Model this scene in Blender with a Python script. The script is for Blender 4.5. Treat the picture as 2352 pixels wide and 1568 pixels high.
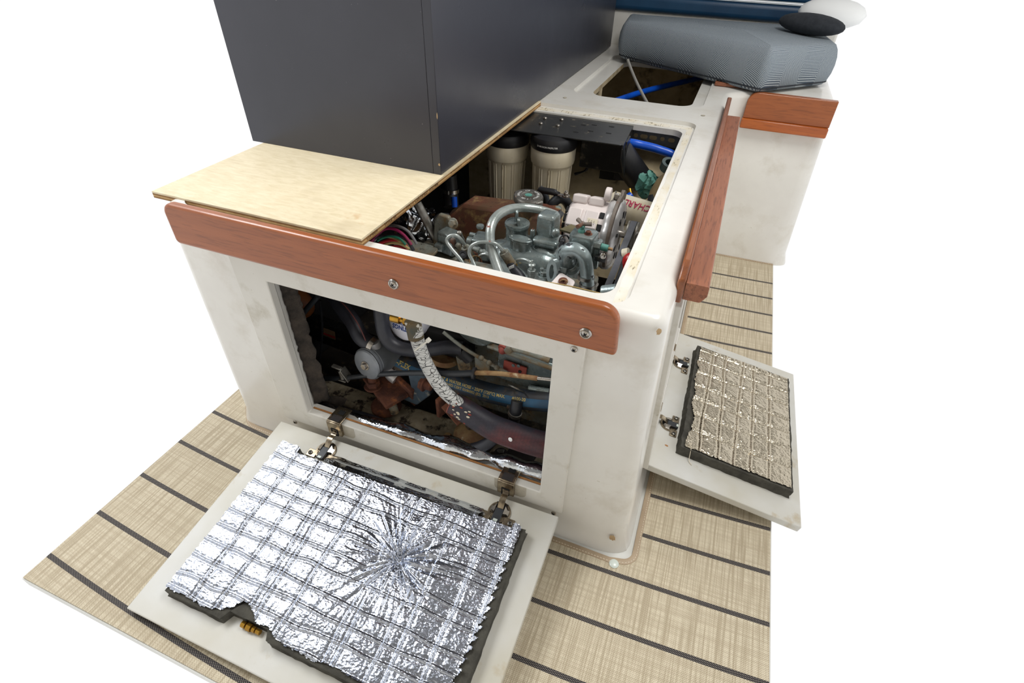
import bpy, bmesh, math, random
import numpy as np
from mathutils import Vector, Matrix, Euler, Quaternion, noise as mnoise

random.seed(7)
PI = math.pi
for o in list(bpy.data.objects): bpy.data.objects.remove(o, do_unlink=True)
SC = bpy.context.scene
COL = SC.collection

# ------------------------------------------------------------------ camera
RC = ((0.931018, 0.364170, 0.024180), (0.247269, -0.580651, -0.775694), (-0.268445, 0.728165, -0.630645))
FPX = 1211.58
CAM = Vector((0.0, -0.5985, 1.0))
cd = bpy.data.cameras.new('camera'); cam = bpy.data.objects.new('camera', cd); COL.objects.link(cam)
cd.sensor_fit = 'HORIZONTAL'; cd.sensor_width = 36.0; cd.lens = FPX * 36.0 / 2352.0
cd.clip_start = 0.02; cd.clip_end = 50
mw = Matrix(((RC[0][0], -RC[1][0], -RC[2][0], CAM[0]),
             (RC[0][1], -RC[1][1], -RC[2][1], CAM[1]),
             (RC[0][2], -RC[1][2], -RC[2][2], CAM[2]), (0, 0, 0, 1)))
cam.matrix_world = mw
SC.camera = cam

# ------------------------------------------------------------------ light
wd = bpy.data.worlds.new('daylight'); SC.world = wd; wd.use_nodes = True
bg = wd.node_tree.nodes['Background']
bg.inputs[0].default_value = (1.0, 1.0, 1.0, 1); bg.inputs[1].default_value = 1.0

def area(name, loc, target, size, power, col=(1, 1, 1), sy=None):
    l = bpy.data.lights.new(name, 'AREA'); l.energy = power; l.color = col
    l.shape = 'RECTANGLE'; l.size = size; l.size_y = sy or size
    o = bpy.data.objects.new(name, l); COL.objects.link(o); o.location = loc
    d = Vector(target) - Vector(loc); o.rotation_euler = d.to_track_quat('-Z', 'Y').to_euler()
    return o
area('companionway_daylight', (-1.75, -0.05, 1.90), (-0.4, 0.1, 0.2), 0.8, 26, (0.96, 0.98, 1.0))
area('overhead_fill', (0.20, 0.50, 1.94), (-0.15, 0.40, 0.4), 0.8, 25, (1.0, 0.99, 0.97))  # added fill lamp over the seat top and bay; the ceiling has no opening here
SC.view_settings.view_transform = 'Standard'
SC.view_settings.look = 'None'
SC.view_settings.gamma = 1.0
SC.view_settings.use_curve_mapping = False
SC.view_settings.exposure = 0.08

# ------------------------------------------------------------------ helpers
def V(*a): return Vector(a[0]) if len(a) == 1 else Vector(a)

def W(u, v, y=None, x=None, z=None):
    """point of the place seen at photo pixel u,v that lies in the plane y=, x= or z="""
    a = ((u - 1176) / FPX, (v - 784) / FPX, 1.0)
    d = Vector([sum(RC[i][k] * a[i] for i in range(3)) for k in range(3)])
    if y is not None: t = (y - CAM[1]) / d[1]
    elif x is not None: t = (x - CAM[0]) / d[0]
    else: t = (z - CAM[2]) / d[2]
    return CAM + d * t

def rgb(r, g, b):
    f = lambda c: (c / 255 / 12.92) if c <= 10 else ((c / 255 + .055) / 1.055) ** 2.4
    return (f(r), f(g), f(b), 1)

def basis(axis):
    a = Vector(axis).normalized()
    h = Vector((0, 0, 1)) if abs(a.z) < .9 else Vector((1, 0, 0))
    u = h.cross(a).normalized(); v = a.cross(u)
    return u, v, a

def smooth_path(pts, n=6, closed=False):
    pts = [Vector(p) for p in pts]
    if len(pts) < 3: 
        return pts
    out = []
    N = len(pts)
    rng = range(N if closed else N - 1)
    for i in rng:
        if closed: p0, p1, p2, p3 = pts[i - 1], pts[i], pts[(i + 1) % N], pts[(i + 2) % N]
        else: p0, p1, p2, p3 = pts[max(i - 1, 0)], pts[i], pts[i + 1], pts[min(i + 2, N - 1)]
        for k in range(n):
            t = k / n
            out.append(.5 * ((2 * p1) + (p2 - p0) * t + (2 * p0 - 5 * p1 + 4 * p2 - p3) * t * t + (3 * p1 - p0 - 3 * p2 + p3) * t ** 3))
    if not closed: out.append(pts[-1])
    return out

class B:
    def __init__(s): s.v = []; s.f = []
    def add(s, vs, fs):
        k = len(s.v); s.v += [Vector(p) for p in vs]; s.f += [tuple(i + k for i in f) for f in fs]; return s
    def box(s, c, d, rot=None, taper=None):
        c = Vector(c); vs = []
        for z in (-1, 1):
            for x, y in ((-1, -1), (1, -1), (1, 1), (-1, 1)):
                k = (taper if (taper and z > 0) else 1)
                p = Vector((x * d[0] / 2 * k, y * d[1] / 2 * k, z * d[2] / 2))
                if rot: p = rot @ p
                vs.append(c + p)
        return s.add(vs, [(3, 2, 1, 0), (4, 5, 6, 7), (0, 1, 5, 4), (1, 2, 6, 5), (2, 3, 7, 6), (3, 0, 4, 7)])
    def cyl(s, p0, p1, r0, r1=None, n=24, ph=0):
        p0, p1 = Vector(p0), Vector(p1); r1 = r0 if r1 is None else r1
        u, v, a = basis(p1 - p0); vs = []
        for p, r in ((p0, r0), (p1, r1)):
            for i in range(n):
                t = 2 * PI * i / n + ph; vs.append(p + (u * math.cos(t) + v * math.sin(t)) * r)
        fs = [(i, (i + 1) % n, n + (i + 1) % n, n + i) for i in range(n)]
        fs += [tuple(range(n - 1, -1, -1)), tuple(range(n, 2 * n))]
        return s.add(vs, fs)
    def lathe(s, prof, p0, axis, n=28, cap=True, squash=None):
        u, v, a = basis(axis); p0 = Vector(p0); vs = []
        for r, h in prof:
            for i in range(n):
                t = 2 * PI * i / n
                rr = r if not squash else r * squash(t)
                vs.append(p0 + a * h + (u * math.cos(t) + v * math.sin(t)) * rr)
        m = len(prof)
        fs = [(j * n + i, j * n + (i + 1) % n, (j + 1) * n + (i + 1) % n, (j + 1) * n + i) for j in range(m - 1) for i in range(n)]
        if cap: fs += [tuple(range(n - 1, -1, -1)), tuple(range((m - 1) * n, m * n))]
        return s.add(vs, fs)
    def tube(s, pts, r, n=12, sm=6, closed=False, caps=True, flat=None):
        P = smooth_path(pts, sm, closed) if sm else [Vector(p) for p in pts]
        N = len(P); vs = []; prev = None
        for i, p in enumerate(P):
            if closed: t = P[(i + 1) % N] - P[i - 1]
            else: t = P[min(i + 1, N - 1)] - P[max(i - 1, 0)]
            if t.length < 1e-9: t = Vector((0, 0, 1))
            t.normalize()
            if prev is None: u = basis(t)[0]
            else:
                u = prev - t * prev.dot(t)
                u = u.normalized() if u.length > 1e-6 else basis(t)[0]
            prev = u; w = t.cross(u)
            rr = r(i / max(N - 1, 1)) if callable(r) else r
            for k in range(n):
                a = 2 * PI * k / n
                vs.append(p + u * math.cos(a) * rr + w * math.sin(a) * rr * (flat or 1))
        m = N if closed else N - 1
        fs = [(j * n + i, j * n + (i + 1) % n, ((j + 1) % N) * n + (i + 1) % n, ((j + 1) % N) * n + i) for j in range(m) for i in range(n)]
        if not closed and caps: fs += [tuple(range(n - 1, -1, -1)), tuple(range((N - 1) * n, N * n))]
        return s.add(vs, fs)
    def prism(s, poly, o, u, v, w):
        o, u, v, w = map(Vector, (o, u, v, w)); n = len(poly)
        a = [o + u * p[0] + v * p[1] for p in poly]
        return s.add(a + [p + w for p in a], [tuple(range(n - 1, -1, -1)), tuple(range(n, 2 * n))] +
                     [(i, (i + 1) % n, n + (i + 1) % n, n + i) for i in range(n)])
    def sph(s, c, r, sc=(1, 1, 1), n=16, m=10, rot=None):
        c = Vector(c); vs = []
        for j in range(m + 1):
            th = PI * j / m
            for i in range(n):
                p = Vector((math.sin(th) * math.cos(2 * PI * i / n) * r * sc[0], math.sin(th) * math.sin(2 * PI * i / n) * r * sc[1], math.cos(th) * r * sc[2]))
                vs.append(c + (rot @ p if rot else p))
        return s.add(vs, [((j + 1) * n + i, (j + 1) * n + (i + 1) % n, j * n + (i + 1) % n, j * n + i) for j in range(m) for i in range(n)])
    def hexb(s, p0, axis, r, h, ph=0): 
        a = Vector(axis).normalized(); return s.cyl(p0, Vector(p0) + a * h, r, n=6, ph=ph)
    def ring(s, p0, axis, ro, ri, h, n=28):
        u, v, a = basis(axis); p0 = Vector(p0); vs = []
        for r, hh in ((ro, 0), (ro, h), (ri, h), (ri, 0)):
            for i in range(n):
                t = 2 * PI * i / n; vs.append(p0 + a * hh + (u * math.cos(t) + v * math.sin(t)) * r)
        return s.add(vs, [(j * n + i, j * n + (i + 1) % n, ((j + 1) % 4) * n + (i + 1) % n, ((j + 1) % 4) * n + i) for j in range(4) for i in range(n)])
    def frame(s, x0, x1, y0, y1, hx0, hx1, hy0, hy1, fn):
        """flat frame with a rectangular hole: fn(a,b,c) maps to the world, c = 0 front, 1 back"""
        xs = (x0, hx0, hx1, x1); ys = (y0, hy0, hy1, y1); vs = []
        for c in (0, 1):
            for b in ys:
                for a in xs: vs.append(fn(a, b, c))
        I = lambda i, j, c: c * 16 + j * 4 + i
        fs = []
        for j in range(3):
            for i in range(3):
                if i == 1 and j == 1: continue
                fs.append((I(i, j, 0), I(i + 1, j, 0), I(i + 1, j + 1, 0), I(i, j + 1, 0)))
                fs.append((I(i, j + 1, 1), I(i + 1, j + 1, 1), I(i + 1, j, 1), I(i, j, 1)))
        for i in range(3):
            fs.append((I(i, 0, 1), I(i + 1, 0, 1), I(i + 1, 0, 0), I(i, 0, 0)))
            fs.append((I(i, 3, 0), I(i + 1, 3, 0), I(i + 1, 3, 1), I(i, 3, 1)))
            fs.append((I(0, i, 0), I(0, i + 1, 0), I(0, i + 1, 1), I(0, i, 1)))
            fs.append((I(3, i, 1), I(3, i + 1, 1), I(3, i + 1, 0), I(3, i, 0)))
        fs += [(I(1, 1, 0), I(2, 1, 0), I(2, 1, 1), I(1, 1, 1)), (I(1, 2, 1), I(2, 2, 1), I(2, 2, 0), I(1, 2, 0)),
               (I(1, 1, 1), I(1, 2, 1), I(1, 2, 0), I(1, 1, 0)), (I(2, 1, 0), I(2, 2, 0), I(2, 2, 1), I(2, 1, 1))]
        return s.add(vs, fs)
    def obj(s, name, m, parent=None, bev=0, seg=2, smooth=True, sub=0, ang=35, jitter=0, fix=True):
        if not s.v: s.add([(0, 0, 0), (1e-4, 0, 0), (0, 1e-4, 0)], [(0, 1, 2)])
        lo = Vector([min(p[i] for p in s.v) for i in range(3)]); hi = Vector([max(p[i] for p in s.v) for i in range(3)])
        c = (lo + hi) / 2
        if jitter:
            s.v = [p + mnoise.noise_vector(p * 90) * jitter for p in s.v]
        me = bpy.data.meshes.new(name)
        me.from_pydata([tuple(p - c) for p in s.v], [], s.f)
        if fix:
            bm = bmesh.new(); bm.from_mesh(me); bmesh.ops.recalc_face_normals(bm, faces=bm.faces); bm.to_mesh(me); bm.free()
        me.materials.append(m)
        if smooth:
            me.shade_smooth()
            if not sub: me.set_sharp_from_angle(angle=math.radians(ang))
        o = bpy.data.objects.new(name, me); COL.objects.link(o)
        pw = Vector(parent['_w']) if parent and '_w' in parent else Vector((0, 0, 0))
        o['_w'] = list(c)
        if parent: o.parent = parent
        o.location = c - pw
        if bev:
            md = o.modifiers.new('bevel', 'BEVEL'); md.width = bev; md.segments = seg; md.limit_method = 'ANGLE'; md.angle_limit = math.radians(40)
        if sub:
            md = o.modifiers.new('subdivision', 'SUBSURF'); md.levels = sub; md.render_levels = sub
        return o

def thing(name, label, cat, loc=(0, 0, 0), group=None):
    o = bpy.data.objects.new(name, None); COL.objects.link(o); o.location = loc; o['_w'] = list(loc)
    o.empty_display_size = .05
    o['label'] = label; o['category'] = cat
    if group: o['group'] = group
    return o
def tag(o, label, cat, group=None):
    o['label'] = label; o['category'] = cat
    if group: o['group'] = group
    return o
def struct(o, label=None):
    o['kind'] = 'structure'
    if label: o['label'] = label; 
    return o
def copy_tree(o, parent=None):
    c = o.copy(); COL.objects.link(c)
    if parent: c.parent = parent
    for ch in list(o.children): copy_tree(ch, c)
    return c

def text_geo(body, size, align='CENTER', bold=0):
    cu = bpy.data.curves.new('t', 'FONT'); cu.body = body; cu.size = size; cu.align_x = align; cu.align_y = 'CENTER'
    cu.offset = bold; cu.resolution_u = 3
    o = bpy.data.objects.new('t', cu); COL.objects.link(o)
    dg = bpy.context.evaluated_depsgraph_get(); me = bpy.data.meshes.new_from_object(o.evaluated_get(dg))
    vs = [v.co.copy() for v in me.vertices]; fs = [tuple(p.vertices) for p in me.polygons]
    bpy.data.objects.remove(o, do_unlink=True); bpy.data.curves.remove(cu); bpy.data.meshes.remove(me)
    return vs, fs
def text_obj(body, size, m, parent, fn, name='lettering', bold=0, align='CENTER'):
    vs, fs = text_geo(body, size, align, bold)
    b = B(); b.add([fn(p.x, p.y) for p in vs], fs)
    return b.obj(name, m, parent, smooth=False, fix=False)

# ------------------------------------------------------------------ materials
class NT:
    def __init__(s, name):
        s.m = bpy.data.materials.new(name); s.m.use_nodes = True; s.t = s.m.node_tree
        s.b = s.t.nodes['Principled BSDF']; s.c = s.t.nodes.new('ShaderNodeTexCoord')
    def n(s, k, **kw):
        x = s.t.nodes.new(k)
        for a, b in kw.items(): setattr(x, a, b)
        return x
    def l(s, a, b): s.t.links.new(a, b)
    def put(s, sock, val):
        if hasattr(val, 'is_output') or isinstance(val, bpy.types.NodeSocket): s.l(val, sock)
        else: sock.default_value = val
    def math(s, op, a, b=0.0, c=0.0, clamp=False):
        x = s.n('ShaderNodeMath', operation=op, use_clamp=clamp)
        s.put(x.inputs[0], a); s.put(x.inputs[1], b); s.put(x.inputs[2], c); return x.outputs[0]
    def mix(s, f, a, b, mode='MIX'):
        x = s.n('ShaderNodeMix', data_type='RGBA', blend_type=mode)
        s.put(x.inputs[0], f); s.put(x.inputs[6], a); s.put(x.inputs[7], b); return x.outputs[2]
    def fmix(s, f, a, b):
        x = s.n('ShaderNodeMix', data_type='FLOAT'); s.put(x.inputs[0], f); s.put(x.inputs[2], a); s.put(x.inputs[3], b); return x.outputs[0]
    def vec(s, st=(1, 1, 1), off=(0, 0, 0), rot=(0, 0, 0), src='Object'):
        x = s.n('ShaderNodeMapping'); s.l(s.c.outputs[src], x.inputs[0])
        x.inputs[1].default_value = off; x.inputs[2].default_value = rot; x.inputs[3].default_value = st; return x.outputs[0]
    def noise(s, v, sc, det=4, ro=.6, dist=0):
        x = s.n('ShaderNodeTexNoise'); s.l(v, x.inputs['Vector']); x.inputs['Scale'].default_value = sc
        x.inputs['Detail'].default_value = det; x.inputs['Roughness'].default_value = ro; x.inputs['Distortion'].default_value = dist; return x.outputs[0]
    def voro(s, v, sc, feat='F1', rnd=1):
        x = s.n('ShaderNodeTexVoronoi', feature=feat); s.l(v, x.inputs['Vector']); x.inputs['Scale'].default_value = sc
        x.inputs['Randomness'].default_value = rnd; return x.outputs['Distance']
    def ramp(s, f, lo, hi, a=0.0, b=1.0):
        x = s.n('ShaderNodeMapRange'); x.clamp = True; s.put(x.inputs[0], f)
        for i, q in zip((1, 2, 3, 4), (lo, hi, a, b)): x.inputs[i].default_value = q
        return x.outputs[0]
    def sep(s, v):
        x = s.n('ShaderNodeSeparateXYZ'); s.l(v, x.inputs[0]); return x.outputs
    def bump(s, h, st=.3, d=.002, prev=None):
        x = s.n('ShaderNodeBump'); x.inputs['Strength'].default_value = st; x.inputs['Distance'].default_value = d
        s.put(x.inputs['Height'], h)
        if prev is not None: s.l(prev, x.inputs['Normal'])
        return x.outputs[0]
    def fin(s, col, rough=.5, metal=0.0, normal=None, spec=None, coat=0, coat_r=.1):
        s.put(s.b.inputs['Base Color'], col); s.put(s.b.inputs['Roughness'], rough); s.put(s.b.inputs['Metallic'], metal)
        if normal is not None: s.l(normal, s.b.inputs['Normal'])
        if spec is not None: s.b.inputs['Specular IOR Level'].default_value = spec
        if coat: s.b.inputs['Coat Weight'].default_value = coat; s.b.inputs['Coat Roughness'].default_value = coat_r
        return s.m

def mk(name, c1, c2=None, ns=12, rough=.5, metal=0.0, bump=0.0, bs=60, bd=.002, spots=(), st=(1, 1, 1), coat=0, spec=None, lo=.35, hi=.65):
    """colour of the thing plus patches (paint chips, rust, dirt): spots = (colour, scale, threshold, softness, rough, metal)"""
    N = NT(name); v = N.vec(st)
    col = rgb(*c1)
    if c2: col = N.mix(N.ramp(N.noise(v, ns), lo, hi), rgb(*c1), rgb(*c2))
    r = rough; me = metal
    for k, sp in enumerate(spots):
        c, sc, th, so, ro, mt = sp
        f = N.ramp(N.noise(N.vec(st, off=(k * 3.1 + 1, k * 1.7, .3)), sc, 5, .65), th - so, th + so)
        col = N.mix(f, col, rgb(*c)); r = N.fmix(f, r, ro); me = N.fmix(f, me, mt)
    nm = None
    if bump: nm = N.bump(N.noise(v, bs, 3), bump, bd)
    return N.fin(col, r, me, nm, spec, coat)

M = {}
M['gel'] = mk('white_gelcoat', (224, 222, 215), (216, 213, 206), 6, .28, bump=.05, bs=25, bd=.004,
              spots=[((206, 201, 190), 9, .62, .10, .35, 0), ((176, 168, 150), 90, .73, .03, .5, 0)], coat=.3)
M['raw'] = mk('raw_fibreglass', (204, 188, 154), (166, 148, 114), 9, .75, bump=.4, bs=40, spots=[((88, 74, 52), 14, .62, .08, .8, 0)])
M['bay'] = mk('black_bay_lining', (26, 26, 28), (15, 15, 18), 10, .85, bump=.5, bs=60)  # near-black colour for the inner faces of the bay
M['panel'] = mk('cream_painted_panel', (217, 214, 206), (208, 205, 196), 5, .38, bump=.08, bs=60,
                spots=[((194, 189, 176), 14, .62, .08, .5, 0), ((168, 160, 142), 40, .72, .04, .6, 0), ((140, 132, 116), 120, .75, .02, .6, 0)])
M['panel_in'] = mk('door_inner_face', (206, 206, 202), (192, 188, 174), 4, .4, bump=.08, bs=60,
                   spots=[((170, 150, 110), 10, .70, .08, .5, 0), ((120, 112, 96), 140, .76, .02, .6, 0)])
M['frame_edge'] = mk('worn_panel_edge', (190, 184, 170), (158, 150, 134), 14, .6, spots=[((120, 104, 80), 40, .66, .05, .7, 0)], bump=.2)
M['chip'] = mk('tan_bare_patch', (186, 160, 122), (170, 142, 106), 30, .7)
M['rubber'] = mk('black_hose_rubber', (40, 41, 47), (28, 29, 34), 30, .48, bump=.15, bs=120, spots=[((74, 70, 66), 18, .66, .1, .7, 0)])
M['rubber2'] = mk('grey_black_hose', (48, 50, 58), (34, 34, 40), 20, .45, bump=.1, bs=120)
M['blackplast'] = mk('black_plastic', (26, 26, 29), (34, 34, 36), 20, .42, bump=.05)
M['blackmetal'] = mk('black_painted_plate', (34, 35, 34), (22, 23, 24), 18, .32, bump=.05, spots=[((120, 110, 92), 30, .68, .08, .7, 0), ((150, 146, 136), 260, .70, .02, .6, 0)])
M['white_plast'] = mk('stained_white_plastic', (222, 214, 194), (202, 190, 162), 14, .45, st=(1, 1, .35), spots=[((124, 102, 70), 60, .68, .05, .7, 0)], bump=.08)
M['filter_white'] = mk('white_filter_can', (226, 226, 236), None, rough=.3)
M['blue'] = mk('blue_hose', (18, 92, 214), (14, 78, 190), 14, .28)
M['navyhose'] = mk('navy_hose', (38, 62, 84), (44, 44, 46), 12, .55, bump=.2, bs=150, spots=[((96, 82, 60), 22, .62, .08, .7, 0)])
M['steel'] = mk('stainless_steel', (190, 184, 176), (150, 144, 136), 30, .22, .95, bump=.04)
M['steel_d'] = mk('dull_zinc', (150, 148, 142), (108, 104, 96), 40, .38, .8, bump=.15, spots=[((110, 66, 34), 50, .66, .05, .85, .1)])
M['nickel'] = mk('nickel_hinge', (178, 164, 140), (120, 108, 92), 60, .26, .95, bump=.06, spots=[((84, 54, 34), 90, .66, .05, .7, .3)])
M['brass'] = mk('brass', (198, 152, 60), (160, 118, 48), 30, .3, .9)
M['rust'] = mk('heavy_rust', (108, 64, 44), (74, 42, 32), 26, .9, bump=.8, bs=90, bd=.003, spots=[((138, 82, 46), 40, .62, .08, .95, 0), ((52, 32, 26), 20, .64, .06, .9, 0)])
M['rusttank'] = mk('rusty_red_tank', (98, 54, 38), (84, 68, 46), 12, .62, bump=.35, bs=60, spots=[((138, 112, 70), 40, .6, .08, .8, 0), ((140, 152, 146), 9, .61, .015, .4, .1), ((60, 40, 30), 70, .64, .04, .8, 0)])
M['rustplate'] = mk('mottled_rust_plate', (168, 140, 96), (120, 84, 52), 18, .7, bump=.4, spots=[((110, 56, 30), 20, .58, .06, .9, 0), ((196, 180, 150), 30, .64, .05, .6, 0)])
M['paint'] = mk('grey_green_engine_paint', (140, 150, 149), (114, 126, 125), 22, .25, .62, bump=.25, bs=160, bd=.0012, coat=.25,
                spots=[((92, 94, 88), 30, .60, .08, .5, .1), ((58, 54, 46), 90, .72, .04, .7, 0), ((112, 92, 66), 22, .73, .05, .7, 0)])
M['paint_d'] = mk('dirty_engine_paint', (134, 138, 130), (108, 104, 90), 16, .45, .25, bump=.35, bs=120,
                  spots=[((118, 98, 68), 26, .56, .08, .8, 0), ((52, 46, 38), 40, .62, .05, .8, 0)])
M['paint_b'] = mk('blue_grey_bracket', (84, 100, 112), (60, 72, 84), 16, .5, .2, bump=.3, spots=[((150, 144, 130), 40, .64, .05, .6, 0)])
M['pipe'] = mk('silver_painted_pipe', (168, 174, 170), (138, 146, 142), 26, .3, .45, bump=.2, bs=140,
               spots=[((128, 62, 46), 20, .63, .012, .6, 0), ((48, 44, 42), 70, .72, .03, .6, 0)])
M['elbow'] = mk('chipped_elbow_pipe', (146, 158, 158), (120, 132, 132), 20, .28, .4, bump=.2, bs=140, spots=[((34, 36, 40), 40, .60, .012, .6, 0)])
M['alu'] = mk('bright_alloy', (204, 202, 200), (172, 170, 170), 20, .38, .55, bump=.15, bs=160)
M['alt_white'] = mk('pale_alternator_paint', (222, 212, 208), (208, 198, 194), 14, .42, .05, bump=.05)
M['dark'] = mk('matt_black_gap', (12, 12, 13), None, rough=.8)
M['redpart'] = mk('red_plastic', (192, 28, 30), (150, 20, 22), 20, .35)
M['redplate'] = mk('dull_red_plate', (150, 66, 52), (120, 50, 42), 30, .7, bump=.3)
M['teal'] = mk('teal_corrosion', (92, 146, 134), (62, 116, 106), 40, .6, bump=.6, bs=80)
M['foam'] = mk('dark_grey_foam', (78, 76, 68), (56, 54, 48), 40, .95, bump=.9, bs=140, bd=.003)
M['torn'] = mk('torn_lining', (74, 65, 57), (42, 38, 34), 30, .95, bump=1, bs=70, bd=.006)
M['cable'] = mk('grey_black_cable', (44, 48, 52), (34, 36, 40), 20, .4)
M['belt'] = mk('worn_belt', (84, 86, 92), (66, 68, 74), 30, .6)
M['ink_black'] = mk('black_ink', (34, 30, 34), None, rough=.6)
M['ink_brown'] = mk('brown_ink', (84, 60, 34), None, rough=.8)
M['ink_yellow'] = mk('yellow_ink', (196, 172, 96), None, rough=.6)
M['ink_blue'] = mk('blue_ink', (34, 60, 130), None, rough=.5)
M['ink_red'] = mk('crimson_ink', (176, 48, 84), None, rough=.5)
M['ink_white'] = mk('white_ink', (222, 222, 218), None, rough=.5)
M['snap'] = mk('pearl_snap_plastic', (206, 214, 206), None, rough=.22)
M['binding'] = mk('tan_vinyl_binding', (170, 150, 124), (158, 138, 112), 20, .5, bump=.2, bs=160)
M['thread'] = mk('cream_thread', (222, 210, 188), None, rough=.8)
M['ztie'] = mk('white_nylon', (220, 216, 204), None, rough=.4)
M['orange'] = mk('orange_paint', (150, 84, 28), (110, 60, 22), 20, .6)
M['jug'] = mk('tan_plastic_jug', (168, 148, 112), (146, 126, 92), 12, .5)
M['navy'] = mk('teal_navy_vinyl', (22, 66, 98), (16, 54, 84), 6, .42, bump=.15, bs=300)
M['piping'] = mk('white_piping', (214, 220, 220), None, rough=.6)
M['darkcloth'] = mk('charcoal_cloth', (44, 48, 54), (34, 38, 44), 60, .9, bump=.6, bs=400)
M['plain_white'] = mk('white_pillow_cloth', (240, 242, 242), None, rough=.9)  # even white base colour, no emission
M['orangewood'] = mk('bare_sill_edge', (176, 122, 66), (150, 100, 54), 30, .7)
M['mat_floor'] = mk('white_cabin_sole', (216, 216, 210), (206, 206, 200), 12, .4)
M['wire_red'] = mk('red_wire', (168, 26, 34), None, rough=.35)
M['wire_mag'] = mk('magenta_wire', (136, 24, 72), None, rough=.35)
M['wire_green'] = mk('green_wire', (24, 104, 78), None, rough=.35)
M['wire_tan'] = mk('tan_wire', (176, 150, 96), None, rough=.4)
M['wire_grey'] = mk('grey_wire', (116, 116, 116), None, rough=.4)

def m_teak(name, a, b, axis, sheen=.28, darkf=.28):
    N = NT(name); st = [60, 60, 60]; st[axis] = 3.0; v = N.vec(tuple(st))
    n1 = N.noise(v, 1.2, 6, .7, .6)
    st2 = [260, 260, 260]; st2[axis] = 18; n2 = N.noise(N.vec(tuple(st2)), 1, 3, .6)
    col = N.mix(N.ramp(n1, .3, .72), rgb(*a), rgb(*b))
    col = N.mix(N.math('MULTIPLY', N.ramp(n2, .54, .62), darkf), col, rgb(70, 34, 20))
    return N.fin(col, N.ramp(n2, .3, .7, sheen, sheen + .12), 0, N.bump(n2, .12, .001), coat=.18)
M['teak_x'] = m_teak('varnished_teak_rail', (160, 88, 40), (138, 72, 28), 0)
M['teak_y'] = m_teak('varnished_teak_side', (146, 86, 48), (112, 60, 32), 1)
M['teak_end'] = m_teak('teak_end_grain', (152, 92, 60), (124, 70, 44), 1, .5, .4)
M['teak_or'] = m_teak('orange_varnish_trim', (180, 96, 34), (150, 72, 26), 0)

def m_ply():
    N = NT('birch_plywood_face')
    v = N.vec((14, 60, 30), rot=(0, 0, math.radians(24))); n1 = N.noise(v, 2.2, 6, .65, .5)
    n0 = N.noise(N.vec(), 6, 4)
    col = N.mix(N.ramp(n1, .3, .75), rgb(226, 213, 184), rgb(204, 188, 152))
    col = N.mix(N.ramp(n0, .55, .8), col, rgb(190, 174, 142))
    sp = N.ramp(N.noise(N.vec(off=(3, 1, 0)), 8, 4, .7), .66, .74)
    col = N.mix(N.math('MULTIPLY', sp, .6), col, rgb(188, 142, 84))
    return N.fin(col, .5, 0, N.bump(n1, .15, .001))
M['ply'] = m_ply()
M['ply1'] = mk('plywood_veneer_light', (196, 164, 112), (176, 140, 90), 40, .7, st=(1, .2, 1))
M['ply2'] = mk('plywood_veneer_dark', (150, 112, 66), (128, 92, 52), 40, .8, st=(1, .2, 1))
def m_box(name, c1, c2, r):
    N = NT(name)
    n = N.noise(N.vec(), 5, 5); s = N.ramp(N.noise(N.vec(off=(5, 2, 1)), 260, 2), .79, .8)
    col = N.mix(N.ramp(n, .3, .7), rgb(*c1), rgb(*c2)); col = N.mix(s, col, rgb(150, 150, 150))
    return N.fin(col, N.ramp(n, .3, .7, r, r + .08), 0, N.bump(N.noise(N.vec(), 220, 2), .05, .001), spec=.5)
M['box'] = m_box('satin_charcoal_paint', (56, 57, 65), (51, 52, 60), .26)

def m_foil(name='crumpled_foil', tint=(186, 192, 205), r=.2, st=.4):
    N = NT(name); v = N.vec()
    a = N.noise(v, 110, 4, .6, .4); b = N.voro(N.vec((1, 1.6, 1)), 170)
    h = N.math('ADD', a, N.math('MULTIPLY', b, .6))
    nm = N.bump(h, st, .0022)
    nm = N.bump(N.noise(N.vec((1, .4, 1), rot=(0, 0, .4)), 420, 2), .25, .0008, nm)
    return N.fin(rgb(*tint), r, 1.0, nm)
M['foil'] = m_foil()
M['foil2'] = m_foil('smooth_foil_tape', (214, 220, 228), .1, .25)
M['foil3'] = m_foil('warm_foil', (196, 186, 166), .2, .4)

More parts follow.
